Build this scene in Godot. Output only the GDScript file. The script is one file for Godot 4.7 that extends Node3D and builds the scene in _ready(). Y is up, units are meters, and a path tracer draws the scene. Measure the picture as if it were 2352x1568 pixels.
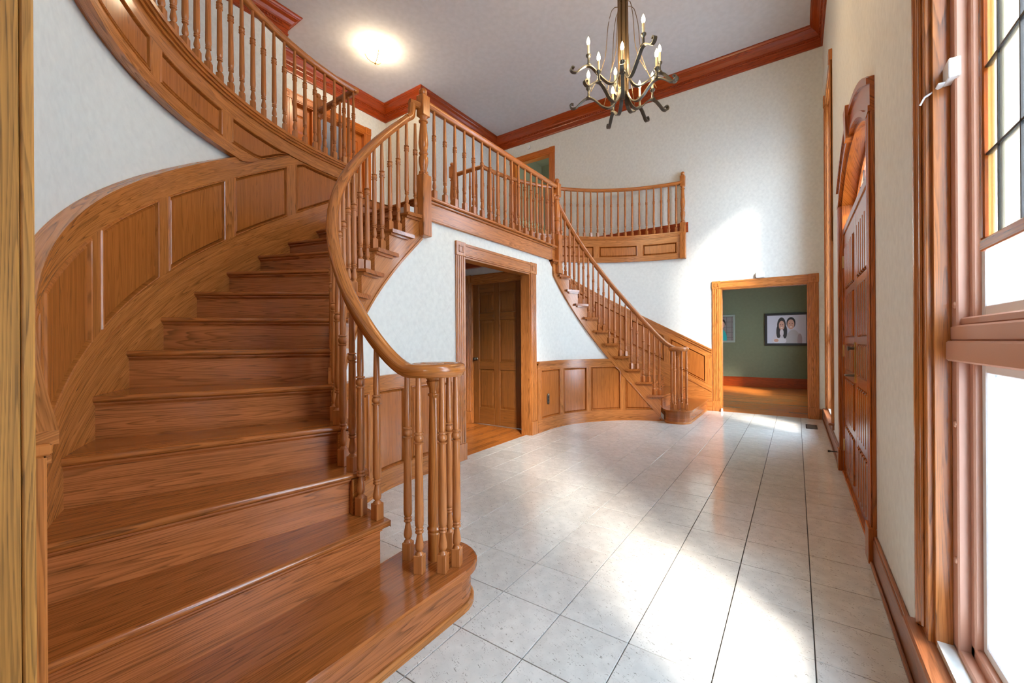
extends Node3D
# A two-storey foyer with twin curved oak stairs. Plan coordinates: x to the front wall, f away along it; Godot z = -f.

const RISE := 0.194
const LAND := 13 * RISE
const UPF := 16 * RISE
const CEIL := 5.88
const XF := 0.35
const FN := 0.10
const FF := 7.75

var rng := RandomNumberGenerator.new()
var M := {}
var used := {}


class MB:
	var v := PackedVector3Array()
	var n := PackedVector3Array()
	var t := PackedVector2Array()

	func tri(a: Vector3, b: Vector3, c: Vector3, ta: Vector2, tb: Vector2, tc: Vector2, na: Vector3, nb: Vector3, nc: Vector3) -> void:
		if (b - a).cross(c - a).dot(na + nb + nc) > 0.0:
			v.append_array([a, c, b]); n.append_array([na, nc, nb]); t.append_array([ta, tc, tb])
		else:
			v.append_array([a, b, c]); n.append_array([na, nb, nc]); t.append_array([ta, tb, tc])

	func quadn(p: Array, uv: Array, nn: Array) -> void:
		tri(p[0], p[1], p[2], uv[0], uv[1], uv[2], nn[0], nn[1], nn[2])
		tri(p[0], p[2], p[3], uv[0], uv[2], uv[3], nn[0], nn[2], nn[3])

	func quad(a: Vector3, b: Vector3, c: Vector3, d: Vector3, ta: Vector2, tb: Vector2, tc: Vector2, td: Vector2, out: Vector3) -> void:
		var k := (c - a).cross(d - b)
		if k.length_squared() < 1e-14:
			return
		k = k.normalized()
		if k.dot(out) < 0.0:
			k = -k
		quadn([a, b, c, d], [ta, tb, tc, td], [k, k, k, k])

	func mesh() -> ArrayMesh:
		var a := []
		a.resize(Mesh.ARRAY_MAX)
		a[Mesh.ARRAY_VERTEX] = v
		a[Mesh.ARRAY_NORMAL] = n
		a[Mesh.ARRAY_TEX_UV] = t
		var m := ArrayMesh.new()
		m.add_surface_from_arrays(Mesh.PRIMITIVE_TRIANGLES, a)
		return m


class Way:
	# A plan line: a straight run, then an arc round c. n points to the arc's centre, where one looks from.
	var c: Vector2
	var sg: float
	var r: float
	var th0: float
	var dir: float
	var ss: float

	func _init(cc: Vector2, g: float, rr: float, start_deg: float, d: float, straight: float) -> void:
		c = cc; sg = g; r = rr; th0 = deg_to_rad(start_deg); dir = d; ss = straight

	func th(s: float) -> float:
		return th0 + dir * (s - ss) / r

	func at(s: float, off := 0.0) -> Vector2:
		var a := th0 if s < ss else th(s)
		var nn := Vector2(sin(a), -sg * cos(a))
		var p := c - nn * r
		if s < ss:
			p -= Vector2(-cos(a), -sg * sin(a)) * dir * (ss - s)
		return p + nn * off

	func nrm(s: float) -> Vector2:
		var a := th0 if s < ss else th(s)
		return Vector2(sin(a), -sg * cos(a))

	func s_of(deg: float) -> float:
		return ss + dir * (deg_to_rad(deg) - th0) * r


func V(p: Vector2, y: float) -> Vector3:
	return Vector3(p.x, y, -p.y)


func W(x: float, y: float, f: float) -> Vector3:
	return Vector3(x, y, -f)


func uvp(p: Vector3, g: int, off: Vector2) -> Vector2:
	if g == 0:
		return Vector2(p.x, p.y + p.z) + off
	if g == 1:
		return Vector2(p.y, p.x + p.z) + off
	return Vector2(p.z, p.x + p.y) + off


func roff() -> Vector2:
	return Vector2(rng.randf() * 2.0, rng.randf())


# chamfered box between two corners; g is the axis the grain runs along
func cbox(m: MB, lo: Vector3, hi: Vector3, b := 0.0, g := 1, xf := Transform3D(), off := Vector2.INF) -> void:
	if off == Vector2.INF:
		off = roff()
	var mid := (lo + hi) * 0.5
	var h := (hi - lo) * 0.5
	b = minf(b, minf(h.x, minf(h.y, h.z)) * 0.9)
	for ax in 3:
		var a1 := (ax + 1) % 3
		var a2 := (ax + 2) % 3
		for sg in [-1.0, 1.0]:
			var q := []
			for k in [[-1.0, -1.0], [1.0, -1.0], [1.0, 1.0], [-1.0, 1.0]]:
				var p := Vector3.ZERO
				p[ax] = sg * h[ax]
				p[a1] = k[0] * (h[a1] - b)
				p[a2] = k[1] * (h[a2] - b)
				q.append(mid + p)
			var o := Vector3.ZERO
			o[ax] = sg
			m.quad(xf * q[0], xf * q[1], xf * q[2], xf * q[3], uvp(q[0], g, off), uvp(q[1], g, off), uvp(q[2], g, off), uvp(q[3], g, off), xf.basis * o)
	if b <= 0.0:
		return
	for ax in 3:
		var a1 := (ax + 1) % 3
		var a2 := (ax + 2) % 3
		for s1 in [-1.0, 1.0]:
			for s2 in [-1.0, 1.0]:
				var q := []
				for k in [[-1.0, 0], [1.0, 0], [1.0, 1], [-1.0, 1]]:
					var p := Vector3.ZERO
					p[ax] = k[0] * (h[ax] - b)
					p[a1] = s1 * (h[a1] - (b if k[1] == 1 else 0.0))
					p[a2] = s2 * (h[a2] - (b if k[1] == 0 else 0.0))
					q.append(mid + p)
				var o := Vector3.ZERO
				o[a1] = s1
				o[a2] = s2
				m.quad(xf * q[0], xf * q[1], xf * q[2], xf * q[3], uvp(q[0], g, off), uvp(q[1], g, off), uvp(q[2], g, off), uvp(q[3], g, off), xf.basis * o)


# box given in plan coordinates
func bx(m: MB, x0: float, x1: float, y0: float, y1: float, f0: float, f1: float, b := 0.0, g := 1) -> void:
	cbox(m, Vector3(minf(x0, x1), minf(y0, y1), -maxf(f0, f1)), Vector3(maxf(x0, x1), maxf(y0, y1), -minf(f0, f1)), b, g)


# a solid with eight corners: ring p[0..3] below, p[4..7] above
func hexa(m: MB, p: Array, g := 1, off := Vector2.ZERO) -> void:
	var c := Vector3.ZERO
	for q in p:
		c += q / 8.0
	for k in [[0, 1, 2, 3], [4, 5, 6, 7], [0, 1, 5, 4], [1, 2, 6, 5], [2, 3, 7, 6], [3, 0, 4, 7]]:
		var a: Vector3 = p[k[0]]
		var b: Vector3 = p[k[1]]
		var d: Vector3 = p[k[2]]
		var e: Vector3 = p[k[3]]
		m.quad(a, b, d, e, uvp(a, g, off), uvp(b, g, off), uvp(d, g, off), uvp(e, g, off), (a + b + d + e) / 4.0 - c)


# a board that follows a Way from s0 to s1, its front at offset o0, its back at o1
func strip(m: MB, w: Way, s0: float, s1: float, n: int, o0: float, o1: float, yb: Callable, yt: Callable, across := false) -> void:
	var off := roff()
	var P := []
	for i in n + 1:
		var s := lerpf(s0, s1, float(i) / n)
		var b: float = yb.call(s)
		var tp: float = maxf(yt.call(s), b + 0.0005)
		var k := w.nrm(s)
		P.append([V(w.at(s, o0), b), V(w.at(s, o0), tp), V(w.at(s, o1), b), V(w.at(s, o1), tp), Vector3(k.x, 0, -k.y), s, b if across else 0.0, tp if across else tp - b])
	var uv := func(s: float, y: float) -> Vector2: return (Vector2(y, s) if across else Vector2(s, y)) + off
	for i in n:
		var a: Array = P[i]
		var b: Array = P[i + 1]
		var ta: Array = [uv.call(a[5], a[6]), uv.call(b[5], b[6]), uv.call(b[5], b[7]), uv.call(a[5], a[7])]
		m.quadn([a[0], b[0], b[1], a[1]], ta, [a[4], b[4], b[4], a[4]])
		m.quadn([a[2], b[2], b[3], a[3]], ta, [-a[4], -b[4], -b[4], -a[4]])
		var th := absf(o0 - o1)
		m.quad(a[1], b[1], b[3], a[3], ta[3], ta[2], ta[2] + Vector2(0, th), ta[3] + Vector2(0, th), Vector3.UP)
		m.quad(a[0], b[0], b[2], a[2], ta[0], ta[1], ta[1] + Vector2(0, th), ta[0] + Vector2(0, th), Vector3.DOWN)
	for e in [[P[0], P[1]], [P[n], P[n - 1]]]:
		var a: Array = e[0]
		m.quad(a[0], a[1], a[3], a[2], uv.call(a[5], a[6]), uv.call(a[5], a[7]), uv.call(a[5], a[7]) + Vector2(0, 0.02), uv.call(a[5], a[6]) + Vector2(0, 0.02), (a[0] as Vector3) - (e[1][0] as Vector3))


# a raised panel that follows a Way: a flat field, sloping to a sunk rim
func raised(m: MB, w: Way, s0: float, s1: float, n: int, of: float, dep: float, sl: float, yb: Callable, yt: Callable) -> void:
	var off := roff()
	var ss := [s0, s0 + 0.004, s0 + 0.009, s0 + 0.013, s0 + 0.018, s0 + sl]
	for i in range(1, n):
		ss.append(lerpf(s0 + sl, s1 - sl, float(i) / n))
	ss.append_array([s1 - sl, s1 - 0.018, s1 - 0.013, s1 - 0.009, s1 - 0.004, s1])
	var rows := []
	for i in ss.size():
		var s: float = ss[i]
		var b: float = yb.call(s)
		var tp: float = maxf(yt.call(s), b + 0.001)
		var e := minf(sl, (tp - b) * 0.45)
		var ys := [b, b + e * 0.12, b + e * 0.26, b + e * 0.38, b + e * 0.53, b + e, tp - e, tp - e * 0.53, tp - e * 0.38, tp - e * 0.26, tp - e * 0.12, tp]
		var row := []
		for j in 12:
			var d := mini(mini(i, ss.size() - 1 - i), mini(j, 11 - j))
			var o: float = of + [0.0, 0.006, 0.008, 0.004, -dep, -0.002][mini(d, 5)]
			row.append([V(w.at(s, o), ys[j]), Vector2(ys[j], s) + off])
		rows.append(row)
	for i in ss.size() - 1:
		var k := w.nrm((ss[i] + ss[i + 1]) * 0.5)
		for j in 11:
			var a: Array = rows[i][j]
			var b: Array = rows[i + 1][j]
			var c: Array = rows[i + 1][j + 1]
			var d: Array = rows[i][j + 1]
			if i >= 5 and i < ss.size() - 6 and j == 5:
				var na := w.nrm(ss[i])
				var nb := w.nrm(ss[i + 1])
				var va := Vector3(na.x, 0, -na.y)
				var vb := Vector3(nb.x, 0, -nb.y)
				m.quadn([a[0], b[0], c[0], d[0]], [a[1], b[1], c[1], d[1]], [va, vb, vb, va])
			else:
				m.quad(a[0], b[0], c[0], d[0], a[1], b[1], c[1], d[1], Vector3(k.x, 0, -k.y))


# the same on a flat face, in local coordinates: x across, y up, z towards the viewer
func raised_flat(m: MB, x0: float, x1: float, y0: float, y1: float, z: float, dep: float, sl: float, xf: Transform3D, g := 1) -> void:
	var off := roff()
	var xs := [x0, x0 + 0.006, x0 + sl, x1 - sl, x1 - 0.006, x1]
	var ys := [y0, y0 + 0.006, y0 + sl, y1 - sl, y1 - 0.006, y1]
	for i in 5:
		for j in 5:
			var q := []
			for k in [[0, 0], [1, 0], [1, 1], [0, 1]]:
				var a: int = i + k[0]
				var b: int = j + k[1]
				var edge := a == 0 or a == 5 or b == 0 or b == 5
				var rim := a == 1 or a == 4 or b == 1 or b == 4
				q.append(Vector3(xs[a], ys[b], z - (0.0 if edge else dep if rim else 0.002)))
			m.quad(xf * q[0], xf * q[1], xf * q[2], xf * q[3], uvp(q[0], g, off), uvp(q[1], g, off), uvp(q[2], g, off), uvp(q[3], g, off), xf.basis.z)


# a profile swept along frames (origin, x right, y up); closed ring of points
func sweep(m: MB, frames: Array, prof: PackedVector2Array, smooth := true, caps := true, closed := true) -> void:
	var off := roff()
	var k := prof.size()
	var nn := PackedVector2Array()
	var cen := Vector2.ZERO
	for p in prof:
		cen += p / k
	var per := PackedFloat32Array([0.0])
	for i in k:
		per.append(per[i] + prof[i].distance_to(prof[(i + 1) % k]))
		var e := prof[(i + 1) % k] - prof[i]
		var o := Vector2(e.y, -e.x).normalized()
		nn.append(o if o.dot((prof[i] + prof[(i + 1) % k]) * 0.5 - cen) > 0 else -o)
	var u := 0.0
	for i in frames.size() - 1:
		var a: Transform3D = frames[i]
		var b: Transform3D = frames[i + 1]
		var u2 := u + a.origin.distance_to(b.origin)
		for j in (k if closed else k - 1):
			var j2 := (j + 1) % k
			var n1 := nn[j]
			var n2 := nn[j]
			if smooth:
				n1 = (nn[j] + nn[(j + k - 1) % k]).normalized()
				n2 = (nn[j] + nn[j2]).normalized()
			var p1 := prof[j]
			var p2 := prof[j2]
			m.quadn([a * Vector3(p1.x, p1.y, 0), b * Vector3(p1.x, p1.y, 0), b * Vector3(p2.x, p2.y, 0), a * Vector3(p2.x, p2.y, 0)],
				[Vector2(u, per[j]) + off, Vector2(u2, per[j]) + off, Vector2(u2, per[j + 1]) + off, Vector2(u, per[j + 1]) + off],
				[a.basis * Vector3(n1.x, n1.y, 0), b.basis * Vector3(n1.x, n1.y, 0), b.basis * Vector3(n2.x, n2.y, 0), a.basis * Vector3(n2.x, n2.y, 0)])
		u = u2
	if caps:
		for e in [[0, 1], [frames.size() - 1, frames.size() - 2]]:
			var a: Transform3D = frames[e[0]]
			var o: Vector3 = (a.origin - (frames[e[1]] as Transform3D).origin).normalized()
			for j in range(1, k - 1):
				m.tri(a * Vector3(prof[0].x, prof[0].y, 0), a * Vector3(prof[j].x, prof[j].y, 0), a * Vector3(prof[j + 1].x, prof[j + 1].y, 0), prof[0] + off, prof[j] + off, prof[j + 1] + off, o, o, o)


# frames along points, kept upright
func frames_of(pts: Array, up := Vector3.UP, vertical_up := Vector3.ZERO) -> Array:
	var out := []
	for i in pts.size():
		var a: Vector3 = pts[maxi(i - 1, 0)]
		var b: Vector3 = pts[mini(i + 1, pts.size() - 1)]
		var d := (b - a).normalized()
		var u := up
		if absf(d.dot(up)) > 0.98 and vertical_up != Vector3.ZERO:
			u = vertical_up
		var x := d.cross(u).normalized()
		var y := x.cross(d).normalized()
		out.append(Transform3D(Basis(x, y, d), pts[i]))
	return out


func tube(m: MB, pts: Array, r: float, k := 8, up := Vector3.UP) -> void:
	var pr := PackedVector2Array()
	for i in k:
		pr.append(Vector2(cos(TAU * i / k), sin(TAU * i / k)) * r)
	sweep(m, frames_of(pts, up, Vector3.RIGHT), pr)


func lathe(m: MB, prof: Array, seg := 16, at := Vector3.ZERO) -> void:
	var off := roff()
	var S := []    # normal of each length of the profile
	for i in prof.size() - 1:
		var d: Vector2 = prof[i + 1] - prof[i]
		S.append(Vector2(d.y, -d.x).normalized() if d.length() > 1e-6 else Vector2(1, 0))
	for i in prof.size() - 1:
		var p: Vector2 = prof[i]
		var q: Vector2 = prof[i + 1]
		var n1: Vector2 = S[i]
		var n2: Vector2 = S[i]
		if i > 0 and (S[i - 1] as Vector2).dot(S[i]) > 0.5:
			n1 = ((S[i - 1] as Vector2) + S[i]).normalized()
		if i < S.size() - 1 and (S[i + 1] as Vector2).dot(S[i]) > 0.5:
			n2 = ((S[i + 1] as Vector2) + S[i]).normalized()
		for j in seg:
			var a := TAU * j / seg
			var b := TAU * (j + 1) / seg
			var da := Vector3(cos(a), 0, sin(a))
			var db := Vector3(cos(b), 0, sin(b))
			var y := Vector3.UP
			m.quadn([at + da * p.x + y * p.y, at + db * p.x + y * p.y, at + db * q.x + y * q.y, at + da * q.x + y * q.y],
				[Vector2(p.y, a * 0.03) + off, Vector2(p.y, b * 0.03) + off, Vector2(q.y, b * 0.03) + off, Vector2(q.y, a * 0.03) + off],
				[da * n1.x + y * n1.y, db * n1.x + y * n1.y, db * n2.x + y * n2.y, da * n2.x + y * n2.y])


# a plan polygon between two heights, its upper rim rounded by b
func slab(m: MB, poly: PackedVector2Array, y0: float, y1: float, b := 0.0, g := 0) -> void:
	var off := roff()
	var top := poly
	if b > 0.0:
		var ins := Geometry2D.offset_polygon(poly, -b, Geometry2D.JOIN_MITER)
		if ins.size() == 1 and ins[0].size() == poly.size():
			top = ins[0]
			var best := 0
			for i in top.size():
				if top[i].distance_to(poly[0]) < top[best].distance_to(poly[0]):
					best = i
			var flip := Geometry2D.is_polygon_clockwise(top) != Geometry2D.is_polygon_clockwise(poly)
			var re := PackedVector2Array()
			for i in top.size():
				re.append(top[(best + (-i if flip else i) + top.size() * 2) % top.size()])
			top = re
		else:
			b = 0.0
	var idx := Geometry2D.triangulate_polygon(top)
	for i in range(0, idx.size(), 3):
		for lv in [[y1, Vector3.UP], [y0, Vector3.DOWN]]:
			var a := V(top[idx[i]], lv[0])
			var c := V(top[idx[i + 1]], lv[0])
			var d := V(top[idx[i + 2]], lv[0])
			m.tri(a, c, d, uvp(a, g, off), uvp(c, g, off), uvp(d, g, off), lv[1], lv[1], lv[1])
	var cw := Geometry2D.is_polygon_clockwise(poly)
	for i in poly.size():
		var j := (i + 1) % poly.size()
		var e := poly[j] - poly[i]
		var o2 := Vector2(e.y, -e.x) * (-1.0 if cw else 1.0)
		var o := Vector3(o2.x, 0, -o2.y)
		var L := e.length()
		var a := V(poly[i], y0)
		var c := V(poly[j], y0)
		var a1 := V(poly[i], y1 - b)
		var c1 := V(poly[j], y1 - b)
		m.quad(a, c, c1, a1, Vector2(0, y0) + off, Vector2(L, y0) + off, Vector2(L, y1) + off, Vector2(0, y1) + off, o)
		if b > 0.0:
			m.quad(a1, c1, V(top[j], y1), V(top[i], y1), Vector2(0, y1) + off, Vector2(L, y1) + off, Vector2(L, y1 + b) + off, Vector2(0, y1 + b) + off, o + Vector3.UP * o.length())


# a wall with openings. place(a, t, y) turns a run, 0..1 through the thickness and a height into a point
func wall(m: MB, a0: float, a1: float, y0: float, y1: float, holes: Array, place: Callable) -> void:
	var cuts := [a0, a1]
	for h in holes:
		cuts.append_array([h.a0, h.a1])
		if h.get("rise", 0.0) > 0.0:
			for i in range(1, 16):
				cuts.append(lerpf(h.a0, h.a1, i / 16.0))
	cuts.sort()
	for i in cuts.size() - 1:
		var p: float = cuts[i]
		var q: float = cuts[i + 1]
		if q - p < 1e-4:
			continue
		var segs := []
		var here := []
		for h in holes:
			if (p + q) * 0.5 > h.a0 and (p + q) * 0.5 < h.a1:
				here.append(h)
		here.sort_custom(func(u, w): return u.y0 < w.y0)
		var lp := y0
		var lq := y0
		for h in here:
			if h.y0 > lp + 1e-4:
				segs.append([lp, lq, h.y0, h.y0])
			lp = arch(h, p)
			lq = arch(h, q)
		segs.append([lp, lq, y1, y1])
		for s in segs:
			hexa(m, [place.call(p, 0.0, s[0]), place.call(q, 0.0, s[1]), place.call(q, 1.0, s[1]), place.call(p, 1.0, s[0]), place.call(p, 0.0, s[2]), place.call(q, 0.0, s[3]), place.call(q, 1.0, s[3]), place.call(p, 1.0, s[2])])


func arch(h: Dictionary, a: float) -> float:
	var rise: float = h.get("rise", 0.0)
	if rise <= 0.0:
		return h.y1
	var c: float = (h.a1 - h.a0) * 0.5
	var R := (c * c + rise * rise) / (2.0 * rise)
	var x: float = a - (h.a0 + h.a1) * 0.5
	return h.y1 + sqrt(maxf(R * R - x * x, 0.0)) - (R - rise)


# ---------------------------------------------------------------- nodes
func numbered(called: String) -> String:
	var k: int = used.get(called, 0)
	used[called] = k + 1
	return called if k == 0 else "%s_%03d" % [called, k]


func obj(called: String, m: MB, mat: Material, parent: Node = self) -> MeshInstance3D:
	return put(called, m.mesh(), mat, parent)


func put(called: String, mesh: Mesh, mat: Material, parent: Node = self) -> MeshInstance3D:
	var o := MeshInstance3D.new()
	o.mesh = mesh
	o.material_override = mat
	o.name = numbered(called) if parent == self else called
	parent.add_child(o, true)
	return o


func thing(called: String, label: String, category: String, at := Vector3.ZERO, group := "", kind := "") -> Node3D:
	var o := Node3D.new()
	o.name = numbered(called)
	add_child(o, true)
	o.position = at
	tag(o, label, category, group, kind)
	return o


func tag(o: Node, label: String, category: String, group := "", kind := "") -> void:
	if label:
		o.set_meta("label", label)
	if category:
		o.set_meta("category", category)
	if group:
		o.set_meta("group", group)
	if kind:
		o.set_meta("kind", kind)


# ---------------------------------------------------------------- materials
func tex_of(w: int, h: int, f: Callable) -> ImageTexture:
	var d := PackedByteArray()
	d.resize(w * h * 3)
	var i := 0
	for y in h:
		for x in w:
			var c: Color = f.call(x, y)
			d[i] = int(clampf(c.r, 0, 1) * 255.0)
			d[i + 1] = int(clampf(c.g, 0, 1) * 255.0)
			d[i + 2] = int(clampf(c.b, 0, 1) * 255.0)
			i += 3
	return ImageTexture.create_from_image(Image.create_from_data(w, h, false, Image.FORMAT_RGB8, d))


func noise(seed_: int, freq: float, oct := 3) -> FastNoiseLite:
	var n := FastNoiseLite.new()
	n.seed = seed_
	n.noise_type = FastNoiseLite.TYPE_SIMPLEX_SMOOTH
	n.frequency = freq
	n.fractal_octaves = oct
	return n


func std(c: Color, rough := 0.8, tex: Texture2D = null, scale := Vector3.ONE) -> StandardMaterial3D:
	var m := StandardMaterial3D.new()
	m.albedo_color = c
	m.roughness = rough
	m.cull_mode = BaseMaterial3D.CULL_DISABLED
	if tex:
		m.albedo_texture = tex
		m.uv1_scale = scale
	return m


func oak_texture(sd: int, dark: float) -> ImageTexture:
	var big := noise(sd, 1.0, 2)
	var fine := noise(sd + 1, 1.0, 2)
	var pore := noise(sd + 2, 1.0, 1)
	# 2.4 m along the grain, 0.6 m across, seamless across
	var tone_at := func(u: float, cy: float, sy: float) -> float:
		var rings := big.get_noise_3d(u * 0.55, cy * 1.1, sy * 1.1) * 6.0 + fine.get_noise_3d(u * 2.0, cy * 5.0, sy * 5.0) * 0.22
		var t := rings - floorf(rings)
		var late := pow(t, 2.2) * (1.0 - smoothstep(0.86, 1.0, t))
		var p := pore.get_noise_3d(u * 6.0, cy * 40.0, sy * 40.0)
		var streak := smoothstep(0.10, 0.55, p) * (0.35 + 0.65 * late)
		return 1.0 - dark * (0.62 * late + 0.55 * streak) + fine.get_noise_3d(u * 0.7, cy * 3.0, sy * 3.0) * 0.09
	return tex_of(1024, 512, func(x: int, y: int) -> Color:
		var u := x / 1024.0 * 2.4
		var a := y / 512.0 * TAU
		var k: float = tone_at.call(u, cos(a), sin(a))
		if u > 1.9:   # the end runs into the beginning
			k = lerpf(k, tone_at.call(u - 2.4, cos(a), sin(a)), (u - 1.9) / 0.5)
		return Color(k, k * (0.985 + 0.015 * k), k * (0.96 + 0.04 * k)))


func make_materials() -> void:
	var g1 := oak_texture(11, 0.43)
	var g2 := oak_texture(47, 0.26)
	var sc := Vector3(1.0 / 2.4, 1.0 / 0.6, 1)
	M.oak = std(Color(0.75, 0.46, 0.22), 0.25, g1, sc)
	M.panel = std(Color(0.69, 0.40, 0.17), 0.24, g2, sc)
	M.tread = std(Color(0.68, 0.39, 0.18), 0.17, g1, sc)
	M.riser = std(Color(0.71, 0.41, 0.21), 0.25, g1, sc)
	M.rail = std(Color(0.74, 0.44, 0.20), 0.22, g1, sc)
	M.bal = std(Color(0.71, 0.43, 0.22), 0.24, g2, sc)
	M.crown = std(Color(0.64, 0.25, 0.06), 0.28, g1, sc)
	M.orange = std(Color(0.78, 0.42, 0.13), 0.26, g2, sc)
	M.dark_door = std(Color(0.54, 0.32, 0.13), 0.33, g2, sc)
	M.front_door = std(Color(0.70, 0.36, 0.12), 0.24, g1, sc)
	M.hard = std(Color(0.76, 0.44, 0.18), 0.22, g2, sc)
	M.hard2 = std(Color(0.70, 0.40, 0.16), 0.22, g1, sc)
	M.sill = std(Color(0.60, 0.36, 0.22), 0.30, g1, sc)
	M.jamb = std(Color(0.78, 0.54, 0.25), 0.45, g1, Vector3(1.0 / 1.6, 1.0 / 0.4, 1))
	M.clad = std(Color(0.78, 0.58, 0.48), 0.35)
	M.grout = std(Color(0.34, 0.335, 0.33), 0.7)
	# wallpaper: a pale damask print
	var wn := noise(5, 0.02, 3)
	var wp := tex_of(512, 512, func(x: int, y: int) -> Color:
		var u := x / 512.0
		var q := y / 512.0
		var px := absf(fposmod(u * 2.0, 1.0) - 0.5) * 2.0
		var row := fposmod(q + (0.5 if fposmod(u * 2.0, 2.0) >= 1.0 else 0.0), 1.0)
		var w := absf(sin(row * TAU * 1.0))
		var leaf := sin(px * 9.0 + w * 5.0) * sin(row * TAU * 4.0 + px * 4.0)
		var stem := 1.0 - smoothstep(0.02, 0.07, absf(px - w * 0.62))
		var k := 0.972 - 0.016 * smoothstep(0.0, 0.7, leaf) - 0.012 * stem + wn.get_noise_2d(x, y) * 0.03
		return Color(k, k * 0.997, k * 0.985))
	M.paper = std(Color(0.875, 0.878, 0.858), 0.62, wp, Vector3(1.6, 1.6, 1.6))
	M.paper.uv1_triplanar = true
	M.paper.uv1_world_triplanar = true
	var cn := noise(9, 0.05, 3)
	var ct := tex_of(256, 256, func(x: int, y: int) -> Color:
		var k := 0.985 + cn.get_noise_2d(x, y) * 0.03
		return Color(k, k, k))
	M.ceil = std(Color(0.80, 0.79, 0.79), 0.9, ct, Vector3(0.7, 0.7, 0.7))
	M.ceil.uv1_triplanar = true
	M.ceil.uv1_world_triplanar = true
	M.plain = std(Color(0.86, 0.85, 0.82), 0.8, ct, Vector3(0.7, 0.7, 0.7))
	M.plain.uv1_triplanar = true
	M.plain.uv1_world_triplanar = true
	M.green = std(Color(0.44, 0.47, 0.37), 0.85, ct, Vector3(0.9, 0.9, 0.9))
	M.green.uv1_triplanar = true
	M.green.uv1_world_triplanar = true
	M.blue = std(Color(0.52, 0.57, 0.62), 0.85)
	M.olive = std(Color(0.60, 0.57, 0.43), 0.85)
	# marble tile, three tones with the same flecks
	var m1 := noise(21, 0.012, 4)
	var m2 := noise(22, 0.03, 2)
	var m3 := noise(23, 0.09, 2)
	var mt := tex_of(768, 768, func(x: int, y: int) -> Color:
		var cloud := m1.get_noise_2d(x, y)
		var wx := x + m2.get_noise_2d(y, x) * 60.0
		var fl := m3.get_noise_2d(wx * 0.55 + y * 0.35, y * 1.25 - x * 0.45)
		var spot := smoothstep(0.40, 0.62, fl) * smoothstep(-0.15, 0.25, m2.get_noise_2d(x + 300, y))
		var vein := 1.0 - smoothstep(0.0, 0.018, absf(m2.get_noise_2d(x * 0.6, y * 0.6 + 900)))
		var k := 0.94 + cloud * 0.05 - spot * 0.30 - vein * 0.05
		return Color(k, k * 0.985 - spot * 0.01, k * 0.955 - spot * 0.03))
	M.tiles = []
	for c in [Color(0.885, 0.88, 0.865), Color(0.90, 0.895, 0.88), Color(0.875, 0.868, 0.85)]:
		M.tiles.append(std(c, 0.13, mt, Vector3(1.0 / 0.95, 1.0 / 0.95, 1)))
	M.bronze = std(Color(0.36, 0.36, 0.34), 0.36)
	M.bronze.metallic = 0.85
	M.stem = std(Color(0.45, 0.38, 0.29), 0.4)
	M.stem.metallic = 0.8
	M.brass = std(Color(0.72, 0.58, 0.30), 0.3)
	M.brass.metallic = 0.9
	M.pewter = std(Color(0.42, 0.39, 0.34), 0.35)
	M.pewter.metallic = 0.9
	M.candle = std(Color(0.88, 0.80, 0.62), 0.6)
	M.black = std(Color(0.06, 0.06, 0.055), 0.5)
	M.white = std(Color(0.9, 0.9, 0.89), 0.5)
	M.lead = std(Color(0.12, 0.12, 0.12), 0.5)
	M.glass = std(Color(1, 1, 1, 0.05), 0.02)
	M.glass.transparency = BaseMaterial3D.TRANSPARENCY_ALPHA
	M.bevel_glass = std(Color(0.92, 0.97, 1.0, 0.12), 0.05)
	M.bevel_glass.transparency = BaseMaterial3D.TRANSPARENCY_ALPHA
	M.amber = std(Color(0.92, 0.82, 0.50, 0.5), 0.1)
	M.amber.transparency = BaseMaterial3D.TRANSPARENCY_ALPHA
	M.cream = std(Color(0.93, 0.93, 0.82, 0.45), 0.1)
	M.cream.transparency = BaseMaterial3D.TRANSPARENCY_ALPHA
	M.bulb = std(Color(1, 0.95, 0.85), 0.4)
	M.bulb.emission_enabled = true
	M.bulb.emission = Color(1.0, 0.90, 0.72)
	M.bulb.emission_energy_multiplier = 12.0
	M.shade = std(Color(1, 0.97, 0.9), 0.4)
	M.shade.emission_enabled = true
	M.shade.emission = Color(1.0, 0.93, 0.78)
	M.shade.emission_energy_multiplier = 5.0
	M.snow = std(Color(0.82, 0.84, 0.86), 0.9)


# ---------------------------------------------------------------- the two stairs
var WI := []   # inner ways (left, right)
var WO := []   # outer ways
var TI := [[1.4, 8.6], [14.3, 6.25]]     # angle of nosing 2 and step, inner
var TO := [[5.8, 7.225], [2.0, 8.0]]      # the same, outer
var RS := [1.275, 1.53]                  # stringer faces
var CV := [Vector2(-1.39, 1.38), Vector2(-1.44, 6.40)]  # volute centres
var X1 := [-1.195, -1.235]               # first nosing
var NEWEL := [Vector2(-2.765, 2.63), Vector2(-2.765, 5.165)]
const RAIL := 0.745


func inner_at(k: int, n: float, r: float) -> Vector2:
	var w: Way = WI[k]
	var a := deg_to_rad(TI[k][0] + TI[k][1] * (n - 2.0))
	return w.c - Vector2(sin(a), -w.sg * cos(a)) * r


func outer_at(k: int, n: float, r: float) -> Vector2:
	var w: Way = WO[k]
	var a := deg_to_rad(TO[k][0] + TO[k][1] * (n - 2.0))
	return w.c - Vector2(sin(a), -w.sg * cos(a)) * r


func n_in(k: int, s: float) -> float:
	return 2.0 + (rad_to_deg((WI[k] as Way).th(s)) - TI[k][0]) / TI[k][1]


func n_out(k: int, s: float) -> float:
	return 2.0 + (rad_to_deg((WO[k] as Way).th(s)) - TO[k][0]) / TO[k][1]


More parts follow.
